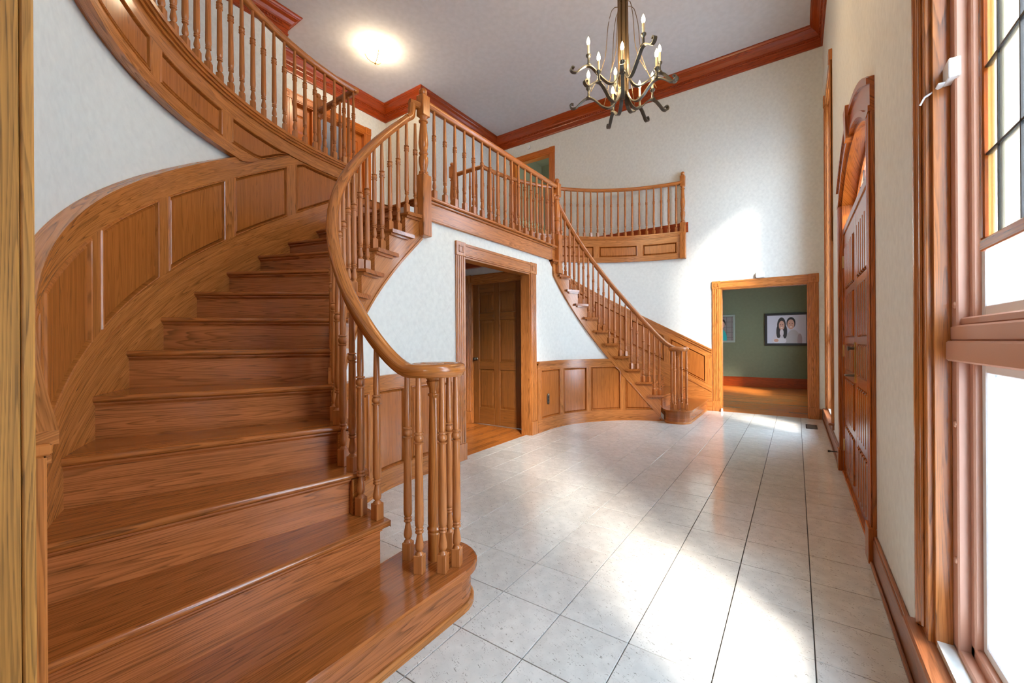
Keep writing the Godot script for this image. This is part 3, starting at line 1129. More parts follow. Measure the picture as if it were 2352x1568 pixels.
func newel_post(parent: Node, at: Vector3, lo: float, sq: float, hi: float, wd := 0.046) -> void:
	# heights: square base lo..sq, turned, square block, ball at hi
	var p := MB.new()
	cbox(p, Vector3(-wd, lo, -wd), Vector3(wd, sq, wd), 0.006, 1)
	var H := hi - 0.06
	var b0 := H - 0.20
	cbox(p, Vector3(-wd * 0.86, b0, -wd * 0.86), Vector3(wd * 0.86, H - 0.012, wd * 0.86), 0.006, 1)
	var h := b0 - sq
	var k := wd / 0.046
	var pr := [Vector2(0.040, sq - 0.002), Vector2(0.041, sq + 0.012), Vector2(0.030, sq + 0.018), Vector2(0.037, sq + 0.026), Vector2(0.036, sq + 0.034), Vector2(0.026, sq + 0.042), Vector2(0.028, sq + 0.06), Vector2(0.038, sq + 0.12 * h + 0.06), Vector2(0.037, sq + 0.19 * h + 0.06), Vector2(0.027, sq + 0.24 * h + 0.06), Vector2(0.036, sq + 0.26 * h + 0.06), Vector2(0.036, sq + 0.275 * h + 0.06), Vector2(0.028, sq + 0.29 * h + 0.06), Vector2(0.036, sq + 0.38 * h + 0.06), Vector2(0.039, sq + 0.44 * h + 0.06), Vector2(0.035, sq + 0.54 * h + 0.06), Vector2(0.026, b0 - 0.06), Vector2(0.025, b0 - 0.05), Vector2(0.036, b0 - 0.046), Vector2(0.036, b0 - 0.036), Vector2(0.024, b0 - 0.03), Vector2(0.028, b0 - 0.012), Vector2(0.039, b0 + 0.002)]
	for i in pr.size():
		pr[i] = Vector2(pr[i].x * k, pr[i].y)
	lathe(p, pr, 20)
	var bl := [Vector2(0.030 * k, H - 0.014), Vector2(0.032 * k, H - 0.006), Vector2(0.018 * k, H)]
	for i in 9:
		var a := -1.0 + 2.57 * i / 8.0
		bl.append(Vector2(maxf(0.033 * k * cos(a), 0.0005), hi - 0.033 * k + 0.033 * k * sin(a)))
	lathe(p, bl, 20)
	var o := obj("newel_post", p, M.rail, parent)
	o.position = at


const RAILPROF := [Vector2(-0.020, 0.0), Vector2(0.020, 0.0), Vector2(0.022, 0.012), Vector2(0.031, 0.020), Vector2(0.033, 0.036), Vector2(0.027, 0.050), Vector2(0.014, 0.058), Vector2(-0.014, 0.058), Vector2(-0.027, 0.050), Vector2(-0.033, 0.036), Vector2(-0.031, 0.020), Vector2(-0.022, 0.012)]


func rail_points(k: int) -> Array:
	var sg: float = [-1.0, 1.0][k]      # -1: the nearer stair
	var c: Vector2 = CV[k]
	var out := []
	var y0 := 1.045
	for i in 37:   # the volute, from its eye outwards
		var u := i / 36.0
		var a := deg_to_rad(lerpf(330.0, -90.0, u))
		var r := lerpf(0.055, 0.135, pow(u, 0.8))
		out.append(V(c + Vector2(cos(a), sin(a) * -sg) * r, y0))
	var r0: float = RS[k] + 0.03
	var th1: float = [13.0, 22.0][k]
	var n1: float = 2.0 + (th1 - TI[k][0]) / TI[k][1]
	var p1 := inner_at(k, n1, r0)
	var y1 := n1 * RISE + RAIL
	var e: Vector3 = out[out.size() - 1]
	var a0 := Vector2(e.x, -e.z)
	var a := deg_to_rad(th1)
	var w: Way = WI[k]
	var tan1 := Vector2(-cos(a), -w.sg * sin(a))
	var D := a0.distance_to(p1)
	for i in range(1, 13):
		var u := i / 12.0
		var h00 := 2 * u * u * u - 3 * u * u + 1
		var h10 := u * u * u - 2 * u * u + u
		var h01 := -2 * u * u * u + 3 * u * u
		var h11 := u * u * u - u * u
		var p := a0 * h00 + Vector2(-1, 0) * D * h10 + p1 * h01 + tan1 * D * h11
		var slope: float = RISE / (deg_to_rad(TI[k][1]) * r0) * D
		out.append(V(p, y0 * h00 + 0.0 * h10 + y1 * h01 + slope * h11))
	var nE: float = [12.35, 12.7][k]
	for i in range(1, 41):
		var n := lerpf(n1, nE, i / 40.0)
		out.append(V(inner_at(k, n, r0), n * RISE + RAIL))
	return out


func build_stair(k: int) -> void:
	var wi: Way = WI[k]
	var wo: Way = WO[k]
	var base: Vector2 = CV[k]
	var t := thing("staircase", ["curved oak staircase with volute handrail nearest the big window", "curved oak staircase rising beside the green room opening"][k], "staircase", Vector3.ZERO, "twin curved staircases")
	var ro := wo.r - 0.02
	# first step with its bullnose
	var c: Vector2 = CV[k]
	for lay in 2:
		var m := MB.new()
		var ins := 0.0 if lay == 0 else 0.03
		var r: float = absf(c.x - X1[k]) - ins
		var poly := PackedVector2Array()
		var fo: float = FN + 0.05 if k == 0 else FF - 0.05
		poly.append(Vector2(X1[k] - ins, fo))
		for i in 17:
			var a := PI * i / 16.0
			poly.append(c + Vector2(cos(a), sin(a) * (1.0 if k == 0 else -1.0)) * r)
		poly.append(inner_at(k, 2.2, RS[k] + 0.02) if k == 0 else inner_at(k, 2.3, RS[k] + 0.02))
		var b2 := outer_at(k, 2.15, ro)
		poly.append(Vector2(b2.x, fo))
		if lay == 0:
			slab(m, poly, RISE - 0.03, RISE, 0.008, 2)
			obj("tread", m, M.tread, t)
		else:
			slab(m, poly, 0.0, RISE - 0.03, 0.0, 2)
			obj("riser", m, M.riser, t)
			m = MB.new()
			var rim := Geometry2D.offset_polygon(poly, 0.014)
			slab(m, rim[0], 0.0, 0.03, 0.008, 2)
			obj("shoe_moulding", m, M.oak, t)
	for n in range(2, 14):
		var A := inner_at(k, n, RS[k] - 0.035)
		var B := outer_at(k, n, ro)
		var Dd := inner_at(k, n + 1.4, RS[k] - 0.035)
		var C := outer_at(k, n + 1.25, ro)
		var ab := (B - A).normalized()
		var out := Vector2(ab.y, -ab.x)
		if out.dot(A - Dd) < 0:
			out = -out
		var y := n * RISE
		if n < 13:
			var m := MB.new()
			tread(m, A, B, C, Dd, out, y)
			# returned nosing along the open end
			var s0: float = wi.s_of(TI[k][0] + TI[k][1] * (n - 2))
			var s1: float = wi.s_of(TI[k][0] + TI[k][1] * (n + 1.12 - 2))
			if n > 2:
				strip(m, wi, s1, s0, 3, wi.r - RS[k] + 0.020, 0.0, c0(y - 0.050), c0(y - 0.030))
			obj("tread", m, M.tread, t)
		else:
			var m := MB.new()
			tread(m, A, B, outer_at(k, n + 0.5, ro), inner_at(k, n + 0.5, RS[k] - 0.035), out, y)
			obj("tread", m, M.tread, t)
		var m2 := MB.new()
		var A2 := A + ab * 0.036
		riser(m2, A2, B, out, y - RISE, y - 0.03)
		obj("riser", m2, M.riser, t)
	# open stringer
	var m := MB.new()
	var of: float = wi.r - RS[k]
	for n in range(2, 13):
		var s1: float = wi.s_of(TI[k][0] + TI[k][1] * ((n if n > 2 else 2.25) - 2))
		var s0: float = wi.s_of(TI[k][0] + TI[k][1] * (n + 1 - 2))
		var yn := n * RISE - 0.03
		strip(m, wi, s0, s1, 6, of, -0.02, func(s: float) -> float: return maxf(n_in(k, s) * RISE - 0.39, 0.0), c0(yn))
	obj("stringer", m, M.oak, t)
	m = MB.new()
	strip(m, wi, wi.s_of(TI[k][0] + TI[k][1] * 11.0), wi.s_of(TI[k][0] + TI[k][1] * 0.1), 40, of + 0.008, 0.0, func(s: float) -> float: return maxf(n_in(k, s) * RISE - 0.40, 0.0), func(s: float) -> float: return maxf(n_in(k, s) * RISE - 0.375, 0.01))
	obj("stringer_moulding", m, M.oak, t)
	# handrail and gooseneck
	var pts := rail_points(k)
	var pr := PackedVector2Array(RAILPROF)
	m = MB.new()
	sweep(m, frames_of(pts), pr)
	var e: Vector3 = pts[pts.size() - 1]
	var nw: Vector2 = NEWEL[k]
	if k == 0:
		var fr := frames_of(pts)
		var last: Transform3D = fr[fr.size() - 1]
		var goal := V(nw, 3.285)
		var p0 := last.origin
		var g := []
		var flat := Vector3(goal.x - p0.x, 0, goal.z - p0.z)
		var fd := flat.normalized()
		for i in 9:
			var u := i / 8.0
			g.append(p0 + fd * (0.055 * sin(u * PI / 2)) + Vector3.UP * (0.05 * u + 0.03 * u * u))
		var q0: Vector3 = g[8]
		for i in range(1, 5):
			g.append(q0 + Vector3.UP * (3.30 - q0.y) * i / 4.0 + fd * 0.008 * i / 4.0)
		var gf := []
		for i in g.size():
			var a: Vector3 = g[maxi(i - 1, 0)]
			var b: Vector3 = g[mini(i + 1, g.size() - 1)]
			var d := (b - a).normalized()
			var x := last.basis.x
			gf.append(Transform3D(Basis(x, x.cross(d).normalized(), d), g[i]))
		sweep(m, gf, pr)
		var top: Vector3 = g[g.size() - 1]
		sweep(m, frames_of([top - Vector3.UP * 0.012 - fd * 0.05, V(nw, top.y - 0.012) - fd * 0.03]), pr)
	else:
		sweep(m, frames_of([e, e.lerp(V(nw, e.y + 0.03), 0.8)]), pr)
	var rail := obj("handrail", m, M.rail, t)
	m = MB.new()
	lathe(m, [Vector2(0.0, 1.044), Vector2(0.046, 1.044), Vector2(0.052, 1.06), Vector2(0.052, 1.09), Vector2(0.046, 1.104), Vector2(0.0005, 1.106)], 24, V(c, 0))
	obj("volute_cap", m, M.rail, rail)
	# turned post under the volute
	m = MB.new()
	var z := RISE
	lathe(m, [Vector2(0.0325, z), Vector2(0.0325, z + 0.12), Vector2(0.0335, z + 0.125), Vector2(0.029, z + 0.130), Vector2(0.035, z + 0.138), Vector2(0.035, z + 0.146), Vector2(0.029, z + 0.153), Vector2(0.0325, z + 0.165), Vector2(0.032, z + 0.25), Vector2(0.0225, 0.94), Vector2(0.0225, 0.948), Vector2(0.029, 0.953), Vector2(0.029, 0.962), Vector2(0.022, 0.966), Vector2(0.023, 0.985), Vector2(0.032, 1.005), Vector2(0.036, 1.02), Vector2(0.030, 1.024), Vector2(0.036, 1.03), Vector2(0.038, 1.046)], 20, V(c, 0))
	obj("volute_post", m, M.rail, rail)
	# balusters
	var bm := baluster_mesh(0.85)
	for q in [[-145.0, 0.125], [-77.0, 0.125], [-29.0, 0.125], [6.0, 0.125], [97.0, 0.115]]:
		var a := deg_to_rad(q[0])
		var o := put("baluster", bm, M.bal, rail)
		o.position = V(c + Vector2(cos(a), sin(a) * (1.0 if k == 0 else -1.0)) * q[1], RISE)
		o.rotation.y = 0.4
	for n in range(2, 13):
		for fr2 in [0.24, 0.74]:
			var nn: float = n + fr2
			var p := inner_at(k, nn, RS[k] + 0.03)
			var best := 1e9
			var ry := 0.0
			var near := p
			for q in pts:
				var d := Vector2(q.x, -q.z).distance_to(p)
				if d < best:
					best = d
					ry = q.y
					near = Vector2(q.x, -q.z)
			ry = maxf(ry, 1.045) + 0.012
			var o := put("baluster", bm, M.bal, rail)
			if n < 4:
				p = near
			o.position = V(p, n * RISE)
			o.scale = Vector3(1, (ry - n * RISE) / 0.85, 1)
			o.rotation.y = -wi.sg * deg_to_rad(TI[k][0] + TI[k][1] * (nn - 2.0))


func tread(m: MB, A: Vector2, B: Vector2, C: Vector2, D: Vector2, out: Vector2, y: float) -> void:
	var off := roff()
	var th := 0.030
	var r := th / 2
	var ab := (B - A).normalized()
	var uv := func(p: Vector2, yy: float) -> Vector2: return Vector2((p - A).dot(ab), (p - A).dot(out) + yy) + off
	var A1 := A - out * r
	var B1 := B - out * r
	m.quad(V(A1, y), V(B1, y), V(C, y), V(D, y), uv.call(A1, 0), uv.call(B1, 0), uv.call(C, 0), uv.call(D, 0), Vector3.UP)
	m.quad(V(A1, y - th), V(B1, y - th), V(C, y - th), V(D, y - th), uv.call(A1, 0), uv.call(B1, 0), uv.call(C, 0), uv.call(D, 0), Vector3.DOWN)
	var o3 := Vector3(out.x, 0, -out.y)
	for i in 6:
		var a := PI / 2 - PI * i / 6.0
		var b := PI / 2 - PI * (i + 1) / 6.0
		var oa := out * cos(a) * r
		var ob := out * cos(b) * r
		var na := o3 * cos(a) + Vector3.UP * sin(a)
		var nb := o3 * cos(b) + Vector3.UP * sin(b)
		var ya := y - r + sin(a) * r
		var yb := y - r + sin(b) * r
		m.quadn([V(A1 + oa, ya), V(B1 + oa, ya), V(B1 + ob, yb), V(A1 + ob, yb)], [uv.call(A1, i * 0.008), uv.call(B1, i * 0.008), uv.call(B1, i * 0.008 + 0.008), uv.call(A1, i * 0.008 + 0.008)], [na, na, nb, nb])
	var ad := A - B
	m.quad(V(A, y), V(D, y), V(D, y - th), V(A, y - th), uv.call(A, 0), uv.call(D, 0), uv.call(D, 0.03), uv.call(A, 0.03), Vector3(ad.x, 0, -ad.y))


func riser(m: MB, A: Vector2, B: Vector2, out: Vector2, y0: float, y1: float) -> void:
	var off := roff()
	var a := A - out * 0.03
	var b := B - out * 0.03
	var bk := out * 0.02
	var L := a.distance_to(b)
	var o3 := Vector3(out.x, 0, -out.y)
	for q in [[Vector2.ZERO, o3], [-bk, -o3]]:
		m.quad(V(a + q[0], y0), V(b + q[0], y0), V(b + q[0], y1), V(a + q[0], y1), Vector2(0, 0) + off, Vector2(L, 0) + off, Vector2(L, y1 - y0) + off, Vector2(0, y1 - y0) + off, q[1])
	m.quad(V(a, y0), V(a - bk, y0), V(a - bk, y1), V(a, y1), off, off, off, off, Vector3(a.x - b.x, 0, b.y - a.y))
	# scotia under the nosing
	var o := out * 0.013
	m.quad(V(a + o, y1), V(b + o, y1), V(b, y1 - 0.02), V(a, y1 - 0.02), Vector2(0, 0.3) + off, Vector2(L, 0.3) + off, Vector2(L, 0.32) + off, Vector2(0, 0.32) + off, o3)
	m.quad(V(a + o * 1.3, y1), V(b + o * 1.3, y1), V(b + o * 1.3, y1 - 0.007), V(a + o * 1.3, y1 - 0.007), Vector2(0, 0.3) + off, Vector2(L, 0.3) + off, Vector2(L, 0.32) + off, Vector2(0, 0.32) + off, o3)
	m.quad(V(a + o * 1.3, y1 - 0.007), V(b + o * 1.3, y1 - 0.007), V(b, y1 - 0.007), V(a, y1 - 0.007), Vector2(0, 0.3) + off, Vector2(L, 0.3) + off, Vector2(L, 0.32) + off, Vector2(0, 0.32) + off, Vector3.DOWN)


# ---------------------------------------------------------------- landing between the stairs
func build_landing() -> void:
	var t := thing("landing", "oak landing with balustrade and three back steps above the cased opening", "landing")
	var m := MB.new()
	var poly := PackedVector2Array([inner_at(0, 13.2, 1.30), outer_at(0, 13.2, 2.72), Vector2(-4.07, 2.81), Vector2(-4.66, 2.81), Vector2(-4.66, 5.12), Vector2(-4.14, 5.12), outer_at(1, 13.1, 2.62), inner_at(1, 13.2, 1.55)])
	slab(m, poly, LAND - 0.03, LAND, 0.0, 2)
	obj("deck", m, M.tread, t)
	m = MB.new()
	bx(m, -2.80, -2.772, 2.325, LAND - 0.045, 2.66, 5.13, 0.003, 2)
	bx(m, -2.80, -2.765, 2.318, 2.338, 2.66, 5.13, 0.004, 2)
	obj("fascia_board", m, M.oak, t)
	m = MB.new()
	bx(m, -2.85, -2.732, LAND - 0.022, LAND + 0.006, 2.66, 5.14, 0.008, 2)
	bx(m, -2.80, -2.755, LAND - 0.045, LAND - 0.022, 2.66, 5.14, 0.006, 2)
	obj("nosing", m, M.rail, t)
	for k in 2:
		var nw: Vector2 = NEWEL[k]
		newel_post(t, V(nw, 0), 2.15, 2.70, 3.49, 0.052)
	var pr := PackedVector2Array(RAILPROF)
	m = MB.new()
	sweep(m, frames_of([V(NEWEL[0] + Vector2(0, 0.03), 3.335), V(NEWEL[1] - Vector2(0, 0.03), 3.335)]), pr)
	var rail := obj("handrail", m, M.rail, t)
	var bm := baluster_mesh(0.82)
	for i in 17:
		var o := put("baluster", bm, M.bal, rail)
		o.position = W(-2.765, LAND + 0.004, lerpf(2.765, 5.035, i / 16.0))
	# three steps on to the upper hall
	var st := t
	for i in 3:
		var x := -4.10 - 0.28 * i
		var y := LAND + RISE * (i + 1)
		m = MB.new()
		bx(m, x - 0.31, x, y - 0.03, y, 2.83, 5.09, 0.008, 2)
		obj("tread", m, M.tread, st)
		m = MB.new()
		bx(m, x - 0.05, x - 0.03, y - RISE, y - 0.03, 2.83, 5.09, 0.001, 2)
		obj("riser", m, M.riser, st)
	for f in [2.80, 5.115]:
		m = MB.new()
		bx(m, -4.72, -4.09, LAND, UPF - 0.01, f - 0.025, f + 0.025, 0.003, 0)
		obj("cheek_board", m, M.oak, st)


# ---------------------------------------------------------------- curved galleries of the upper hall
func build_gallery(k: int) -> void:
	var w: Way = WO[k]
	var t := thing("gallery", ["curved oak gallery with balusters above the nearer stair", "curved oak gallery with balusters ending in a newel at the far wall"][k], "balcony", Vector3.ZERO, "curved galleries of the upper hall")
	var s0: float = w.s_of([4.0, 3.5][k])
	var s1: float = w.s_of([88.2, 88.6][k])
	var pn := func(s: float) -> float: return n_out(k, s) * RISE + 0.80
	var sM: float = w.s_of(TO[k][0] + TO[k][1] * ((2.945 - 0.80) / RISE - 2.0))
	var above := func(lim: float) -> Callable:
		return func(s: float) -> float: return clampf(pn.call(s), lim, 2.945)
	var m := MB.new()
	strip(m, w, s0, s1, 44, 0.02, 0.001, above.call(2.66), c0(UPF - 0.03))
	obj("fascia_backing", m, M.panel, t)
	m = MB.new()
	strip(m, w, s0, sM, 40, 0.050, 0.02, above.call(2.655), above.call(2.745))
	strip(m, w, s0, sM, 40, 0.066, 0.02, above.call(2.648), above.call(2.672))
	obj("bottom_rail", m, M.oak, t)
	m = MB.new()
	strip(m, w, s0, s1, 44, 0.050, 0.02, c0(2.945), c0(UPF - 0.04))
	obj("top_rail", m, M.oak, t)
	m = MB.new()
	strip(m, w, s0, s1, 44, 0.090, -0.03, c0(UPF - 0.012), c0(UPF + 0.014))
	strip(m, w, s0, s1, 44, 0.078, 0.0, c0(UPF - 0.032), c0(UPF - 0.012))
	strip(m, w, s0, s1, 44, 0.064, 0.0, c0(UPF - 0.052), c0(UPF - 0.032))
	obj("shelf", m, M.rail, t)
	var wd := 0.10
	var marks: Array = [[0.35, 0.96, 1.715, 2.475], [0.0, 0.69, 1.49, 2.29]][k]
	for i in marks.size():
		var s: float = s0 + marks[i]
		m = MB.new()
		strip(m, w, s, s + wd, 4, 0.050, 0.02, above.call(2.745), c0(2.945), true)
		obj("stile", m, M.oak, t)
		var e: float = s0 + marks[i + 1] if i + 1 < marks.size() else sM
		m = MB.new()
		raised(m, w, s + wd, minf(e, sM), 8, 0.050, 0.026, 0.03, above.call(2.745), c0(2.945))
		obj("panel", m, M.panel, t)
	# pilaster at the corner by the short steps
	m = MB.new()
	var ce := w.at(s1, 0.03)
	bx(m, ce.x - 0.05, ce.x + 0.035, LAND, UPF - 0.03, ce.y - 0.045, ce.y + 0.045, 0.004)
	obj("corner_pilaster", m, M.oak, t)
	# newel against the wall
	var a := w.at(s0, 0.04)
	newel_post(t, V(a, 0), 2.64, 3.27, 4.17)
	# handrail: along the curve, then back beside the steps to a newel
	var pts := []
	for i in 41:
		pts.append(V(w.at(lerpf(s0, s1, i / 40.0), 0.05), UPF + 0.845))
	m = MB.new()
	var pr := PackedVector2Array(RAILPROF)
	sweep(m, frames_of(pts), pr)
	var corner := w.at(s1, 0.05)
	var back := Vector2(-4.70, corner.y)
	sweep(m, frames_of([V(corner + Vector2(0.03, 0), UPF + 0.845), V(back, UPF + 0.845)]), pr)
	var rail := obj("handrail", m, M.rail, t)
	newel_post(t, V(back + Vector2(-0.03, 0), 0), UPF, UPF + 0.18, 4.20)
	var bm := baluster_mesh(0.84)
	var cnt: int = [33, 31][k]
	for i in cnt:
		var ss := lerpf(s0 + 0.11, s1 - 0.02, i / float(cnt - 1))
		var o := put("baluster", bm, M.bal, rail)
		o.position = V(w.at(ss, 0.05), UPF + 0.012)
		o.rotation.y = -w.sg * w.th(ss)
	for i in 4:
		var o := put("baluster", bm, M.bal, rail)
		o.position = W(lerpf(corner.x - 0.12, back.x + 0.09, i / 3.0), UPF + 0.012, corner.y)


# ---------------------------------------------------------------- front door
func build_front_door() -> void:
	var t := thing("door_1", "double oak front door with ribbed panels under an arched leaded transom", "door", Vector3.ZERO, "", "structure")
	var f0: float = DOOR.a0
	var f1: float = DOOR.a1
	var X := XF + 0.012    # face of the leaves
	var m := MB.new()
	bx(m, XF, XF + 0.13, 0, 2.42, f0, f0 + 0.03, 0.002)
	bx(m, XF, XF + 0.13, 0, 2.42, f1 - 0.03, f1, 0.002)
	obj("jamb", m, M.front_door, t)
	m = MB.new()
	bx(m, XF - 0.01, XF + WT, -0.05, 0.011, f0, f1, 0.004, 2)
	obj("threshold", m, M.front_door, t)
	# arched soffit and casing
	var h := DOOR
	var cw := 0.125
	m = MB.new()
	var mc := MB.new()
	for i in 20:
		var a := lerpf(f0, f1, i / 20.0)
		var b := lerpf(f0, f1, (i + 1) / 20.0)
		var ya := arch(h, a)
		var yb := arch(h, b)
		hexa(m, [W(XF - 0.002, ya - 0.03, a), W(XF - 0.002, yb - 0.03, b), W(XF + 0.15, yb - 0.03, b), W(XF + 0.15, ya - 0.03, a), W(XF - 0.002, ya, a), W(XF - 0.002, yb, b), W(XF + 0.15, yb, b), W(XF + 0.15, ya, a)], 2)
	var big := {"a0": f0 - cw, "a1": f1 + cw, "y1": 2.605, "rise": 0.26}
	for i in 22:
		var a := lerpf(f0 - cw, f1 + cw, i / 22.0)
		var b := lerpf(f0 - cw, f1 + cw, (i + 1) / 22.0)
		var la := arch(h, clampf(a, f0, f1))
		var lb := arch(h, clampf(b, f0, f1))
		var ua := arch(big, a)
		var ub := arch(big, b)
		for q in [[0.0, 1.0, 0.020], [0.01, 0.18, 0.028], [0.80, 0.99, 0.034]]:
			if q[2] > 0.021:
				a = maxf(a, f0 - cw + 0.003)
				b = minf(b, f1 + cw - 0.003)
			hexa(mc, [W(XF - q[2], lerpf(la, ua, q[0]), a), W(XF - q[2], lerpf(lb, ub, q[0]), b), W(XF, lerpf(lb, ub, q[0]), b), W(XF, lerpf(la, ua, q[0]), a), W(XF - q[2], lerpf(la, ua, q[1]), a), W(XF - q[2], lerpf(lb, ub, q[1]), b), W(XF, lerpf(lb, ub, q[1]), b), W(XF, lerpf(la, ua, q[1]), a)], 2)
	obj("arched_soffit", m, M.front_door, t)
	var fc := (f0 + f1) / 2
	var keyst := MB.new()
	hexa(keyst, [W(XF - 0.045, 2.67, fc - 0.05), W(XF - 0.045, 2.67, fc + 0.05), W(XF, 2.67, fc + 0.05), W(XF, 2.67, fc - 0.05), W(XF - 0.05, 2.90, fc - 0.075), W(XF - 0.05, 2.90, fc + 0.075), W(XF, 2.90, fc + 0.075), W(XF, 2.90, fc - 0.075)])
	var ca := thing("trim_13", "arched oak casing with keystone around the front door", "casing", Vector3.ZERO, "", "structure")
	obj("arched_head", mc, M.front_door, ca)
	obj("keystone", keyst, M.front_door, ca)
	for q in [[f0 - cw, f0 - 0.004], [f1 + 0.004, f1 + cw]]:
		var j := MB.new()
		bx(j, XF - 0.018, XF, 0.19, 2.42, q[0], q[1], 0.002)
		for i in 3:
			var c: float = lerpf(q[0], q[1], 0.2 + 0.3 * i)
			bx(j, XF - 0.026, XF - 0.016, 0.19, 2.42, c - 0.012, c + 0.012, 0.005)
		obj("fluted_jamb", j, M.front_door, ca)
		j = MB.new()
		bx(j, XF - 0.036, XF, 0, 0.19, q[0] - 0.003, q[1] + 0.003, 0.003)
		obj("plinth_block", j, M.front_door, ca)
	# leaves
	var rows := [[0.085, 0.445], [0.505, 0.865], [0.94, 1.165], [1.22, 1.58], [1.64, 2.01]]
	var mid := fc
	for lf in [[f0 + 0.032, mid - 0.002], [mid + 0.002, f1 - 0.032]]:
		var L := MB.new()
		bx(L, X + 0.012, X + 0.042, 0.012, 2.135, lf[0], lf[1], 0.001)
		obj("leaf_core", L, M.front_door, t)
		for q in [[lf[0], lf[0] + 0.095], [lf[1] - 0.095, lf[1]]]:
			L = MB.new()
			bx(L, X, X + 0.012, 0.012, 2.135, q[0], q[1], 0.003)
			obj("stile", L, M.front_door, t)
		var ys := [[0.012, 0.085], [0.445, 0.505], [0.865, 0.94], [1.165, 1.22], [1.58, 1.64], [2.01, 2.135]]
		for q in ys:
			L = MB.new()
			bx(L, X, X + 0.012, q[0], q[1], lf[0] + 0.095, lf[1] - 0.095, 0.003, 2)
			obj("rail", L, M.front_door, t)
		for r in rows:
			var n := 7
			for i in n:
				var a: float = lerpf(lf[0] + 0.097, lf[1] - 0.097, i / float(n))
				var b: float = lerpf(lf[0] + 0.097, lf[1] - 0.097, (i + 1) / float(n))
				L = MB.new()
				bx(L, X - 0.010, X + 0.013, r[0] + 0.004, r[1] - 0.004, a + 0.010, b - 0.010, 0.008)
				obj("slat", L, M.front_door, t)
	for q in [[f0 + 0.035, 0.25], [f0 + 0.035, 1.10], [f0 + 0.035, 1.90], [f1 - 0.035, 0.25], [f1 - 0.035, 1.10], [f1 - 0.035, 1.90]]:
		var hg := MB.new()
		bx(hg, X - 0.006, X + 0.004, q[1] - 0.05, q[1] + 0.05, q[0] - 0.018, q[0] + 0.018, 0.002)
		lathe(hg, [Vector2(0.0005, -0.055), Vector2(0.006, -0.052), Vector2(0.006, 0.052), Vector2(0.0005, 0.055)], 8, W(X - 0.007, q[1], q[0]))
		obj("hinge", hg, M.brass, t)
	var hs := MB.new()
	bx(hs, X - 0.008, X + 0.002, 0.88, 1.18, fc + 0.012, fc + 0.040, 0.003)
	obj("lock_plate", hs, M.brass, t)
	hs = MB.new()
	tube(hs, [W(X, 1.135, fc + 0.026), W(X - 0.035, 1.135, fc + 0.026)], 0.011)
	bx(hs, X - 0.048, X - 0.034, 1.118, 1.152, fc + 0.018, fc + 0.034, 0.004)
	tube(hs, [W(X - 0.002, 0.935, fc + 0.026), W(X - 0.045, 0.935, fc + 0.026), W(X - 0.052, 0.933, fc + 0.045), W(X - 0.052, 0.930, fc + 0.13)], 0.009)
	obj("handle_set", hs, M.pewter, t)
	# transom bar and leaded lights
	m = MB.new()
	bx(m, XF + 0.005, XF + 0.13, 2.14, 2.20, f0 + 0.03, f1 - 0.03, 0.004, 2)
	obj("transom_bar", m, M.front_door, t)
	m = MB.new()
	for i in 20:
		var a := lerpf(f0 + 0.03, f1 - 0.03, i / 20.0)
		var b := lerpf(f0 + 0.03, f1 - 0.03, (i + 1) / 20.0)
		var ya := arch(h, a) - 0.03
		var yb := arch(h, b) - 0.03
		hexa(m, [W(XF + 0.09, ya - 0.05, a), W(XF + 0.09, yb - 0.05, b), W(XF + 0.12, yb - 0.05, b), W(XF + 0.12, ya - 0.05, a), W(XF + 0.09, ya, a), W(XF + 0.09, yb, b), W(XF + 0.12, yb, b), W(XF + 0.12, ya, a)], 2)
	bx(m, XF + 0.09, XF + 0.12, 2.20, 2.24, f0 + 0.03, f1 - 0.03, 0.002, 2)
	bx(m, XF + 0.09, XF + 0.12, 2.20, 2.40, f0 + 0.03, f0 + 0.07, 0.002, 1)
	bx(m, XF + 0.09, XF + 0.12, 2.20, 2.40, f1 - 0.07, f1 - 0.03, 0.002, 1)
	obj("transom_sash", m, M.front_door, t)
	var pn := 8
	for i in pn:
		var a := lerpf(f0 + 0.07, f1 - 0.07, i / float(pn))
		var b := lerpf(f0 + 0.07, f1 - 0.07, (i + 1) / float(pn))
		var ya := arch(h, a) - 0.08
		var yb := arch(h, b) - 0.08
		m = MB.new()
		hexa(m, [W(XF + 0.104, 2.24, a + 0.003), W(XF + 0.104, 2.24, b - 0.003), W(XF + 0.109, 2.24, b - 0.003), W(XF + 0.109, 2.24, a + 0.003), W(XF + 0.104, ya, a + 0.003), W(XF + 0.104, yb, b - 0.003), W(XF + 0.109, yb, b - 0.003), W(XF + 0.109, ya, a + 0.003)])
		obj("pane", m, M.bevel_glass if i % 2 else M.cream, t)
		if i > 0:
			m = MB.new()
			bx(m, XF + 0.102, XF + 0.111, 2.24, ya, a - 0.004, a + 0.004)
			obj("lead_came", m, M.lead, t)


